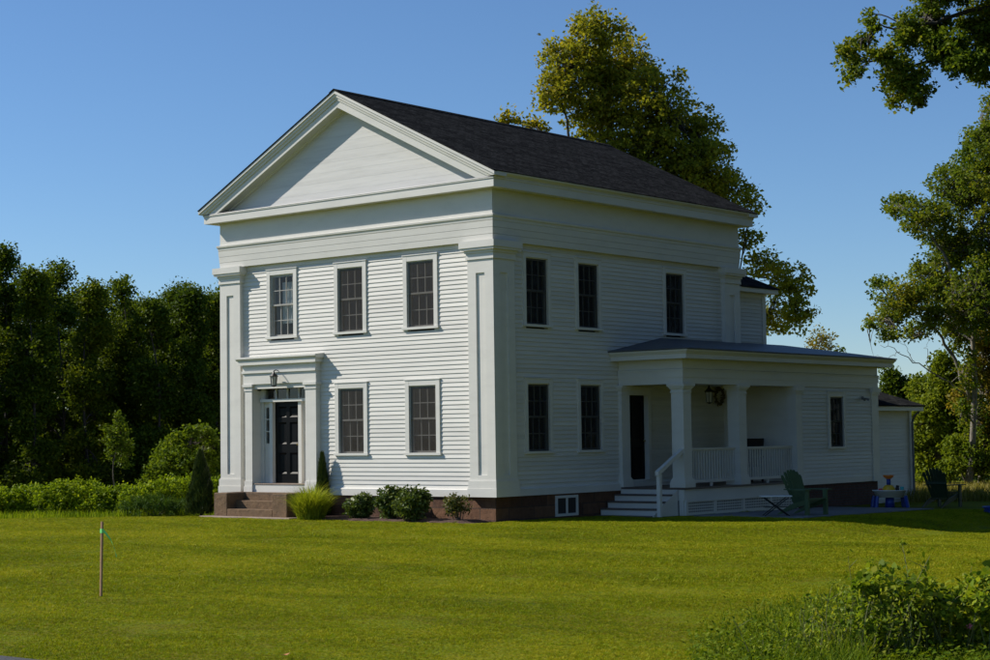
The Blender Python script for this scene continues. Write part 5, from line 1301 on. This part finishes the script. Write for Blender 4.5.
stalk(960, 640, 972, 566, 14.6, 9, 'slender weed rising near the right end of the bramble', None, 0.0, 14, 0.05)
stalk(815, 662, 806, 600, 14.1, 10, 'thin upright weed with a small seed head, between the grass stalks and the bramble', None, 0.02, 8, 0.045)
stalk(790, 668, 772, 618, 14.0, 6, 'short grass stalk leaning left in the weeds', None, 0.0, 3, 0.05)
stalk(755, 668, 735, 622, 13.9, 7, 'leftmost leaning grass stalk in the roadside weeds', None, 0.0, 3, 0.05)
b = at(970, 627, 14.2); g = np.random.default_rng(95)
t = leaf_mesh('clover_flower', np.array(b)+g.normal(size=(40, 3))*0.010, 0.016, 0.2, LEAF, g)
tag(link('clover_flower', t, 'pink'), 'single pink clover flower in front of the bramble', 'flower')

b = at(285, 655, 15.0); b = CAM+(b-CAM)*((CAM.z-(gz(b.x, b.y)+0.035))/(CAM.z-b.z))
g = np.random.default_rng(96)
m = MB(); m.add([b+RT*x_*0.05+FW*y_*0.05+Vector((0, 0, z_*0.05)) for x_, y_, z_ in ((-1, 0, 0.2), (-0.3, 0.5, 0.0), (0.9, 0.2, 0.35), (0.4, -0.5, 0.05), (-0.3, -0.4, 0.1), (0, 0, -0.1))], [(0, 1, 5), (1, 2, 5), (2, 3, 5), (3, 4, 5), (4, 0, 5)])
tag(m.build('fallen_leaf', 'dryleaf', recalc=False), 'single dry orange brown leaf lying on the near lawn', 'leaf')

# ==================================================================================== LAWN BLADES
g = np.random.default_rng(120)
def tuft(seed, n, h):
    g = np.random.default_rng(seed); a = g.uniform(0, 6.28, n); r = 0.035*np.sqrt(g.uniform(0, 1, n))
    pos = np.stack([r*np.cos(a), r*np.sin(a), np.full(n, -0.008)], 1)
    me = grass_mesh('tuft', pos, g.uniform(0.5, 1.0, n)*h, 0.0062, 0.75, g, 0.7); me.materials.append(M['blade']); return me
tc_col = bpy.data.collections.new('tufts')
for i in range(4):
    o = bpy.data.objects.new('grass_tuft', tuft(200+i, 15, 0.042)); tc_col.objects.link(o)
pts = []; scs = []
N = 420000
depth = 13.0+30*g.uniform(0, 1, N)**1.35
half = depth*0.2834+1.2
rr_ = g.uniform(-1, 1, N)*half
NX = 150000; dx_ = 7.0+37*g.uniform(0, 1, NX)**0.8; rx_ = (dx_*0.2834+1.2+g.uniform(0, 1, NX)*13)*np.where(g.uniform(0, 1, NX) < 0.5, -1, 1)
nr = 14000; dx_[:nr] = g.uniform(7, 13.2, nr); rx_[:nr] = g.uniform(-1, 1, nr)*5
depth = np.concatenate([depth, dx_]); rr_ = np.concatenate([rr_, rx_])
P = np.array(CAM)[None, :]+depth[:, None]*np.array(FW)[None, :]+rr_[:, None]*np.array(RT)[None, :]
x, y = P[:, 0], P[:, 1]
ok = (y > -20.3)
ok &= ~((x > -9.1) & (x < 0.15) & (y > -0.95) & (y < 15) & ~((x < -8.5)))
ok &= ~((x > -8.5) & (x < -5.25) & (y > -1.14) & (y < 0.2))
ok &= ~((x > -0.2) & (x < 1.85) & (y > 3.5)) & ~((x > 2.0) & (x < 4.95) & (y > 4.55) & (y < 11.05))
ok &= ~((x > -0.15) & (x < 0) & (y > -0.0))
P = P[ok]
keep = g.uniform(0, 1, len(P)) < np.clip(0.35+depth[ok]/60, 0, 1)
P = P[keep]
P[:, 2] = [gz(a, b_) for a, b_ in P[:, :2]]
nz = np.zeros(len(P))
for k in range(14):
    a_ = g.uniform(0, 6.283); wl = g.uniform(0.5, 3.2); nz += np.sin((P[:, 0]*math.cos(a_)+P[:, 1]*math.sin(a_))*6.283/wl+g.uniform(0, 6.283))*wl**0.3
nz = nz/np.std(nz)
sc_ = g.uniform(0.6, 1.25, len(P))*np.clip(0.90+0.19*nz, 0.4, 1.6)*np.clip((np.hypot(P[:, 0]-CAM.x, P[:, 1]-CAM.y)-8)/16, 0.6, 1.0)*np.where(g.uniform(0, 1, len(P)) < 0.012, 1.7, 1.0)
me = bpy.data.meshes.new('lawn_grass'); me.vertices.add(len(P)); me.vertices.foreach_set('co', P.astype(np.float32).ravel()); me.update()
at_ = me.attributes.new('tuft_scale', 'FLOAT', 'POINT'); at_.data.foreach_set('value', sc_.astype(np.float32))
lo = bpy.data.objects.new('lawn_grass', me); COL.objects.link(lo); tag(lo, kind='stuff'); me.materials.append(M['blade'])
ng = bpy.data.node_groups.new('scatter_tufts', 'GeometryNodeTree')
ng.interface.new_socket('Geometry', in_out='INPUT', socket_type='NodeSocketGeometry'); ng.interface.new_socket('Geometry', in_out='OUTPUT', socket_type='NodeSocketGeometry')
gi = ng.nodes.new('NodeGroupInput'); go = ng.nodes.new('NodeGroupOutput')
ip = ng.nodes.new('GeometryNodeInstanceOnPoints'); ci = ng.nodes.new('GeometryNodeCollectionInfo')
ci.inputs['Collection'].default_value = tc_col; ci.inputs['Separate Children'].default_value = True; ci.inputs['Reset Children'].default_value = True
ip.inputs['Pick Instance'].default_value = True
rv = ng.nodes.new('FunctionNodeRandomValue'); rv.data_type = 'FLOAT_VECTOR'; rv.inputs[0].default_value = (-0.12, -0.12, 0); rv.inputs[1].default_value = (0.12, 0.12, 6.283)
rs = ng.nodes.new('GeometryNodeInputNamedAttribute'); rs.data_type = 'FLOAT'; rs.inputs['Name'].default_value = 'tuft_scale'
L = ng.links.new
L(gi.outputs[0], ip.inputs['Points']); L(ci.outputs[0], ip.inputs['Instance']); L(rv.outputs[0], ip.inputs['Rotation']); L(rs.outputs[0], ip.inputs['Scale'])
L(ip.outputs[0], go.inputs[0])
lo.modifiers.new('scatter', 'NODES').node_group = ng

for o in list(bpy.data.objects):
    if '_loc' in o: del o['_loc']
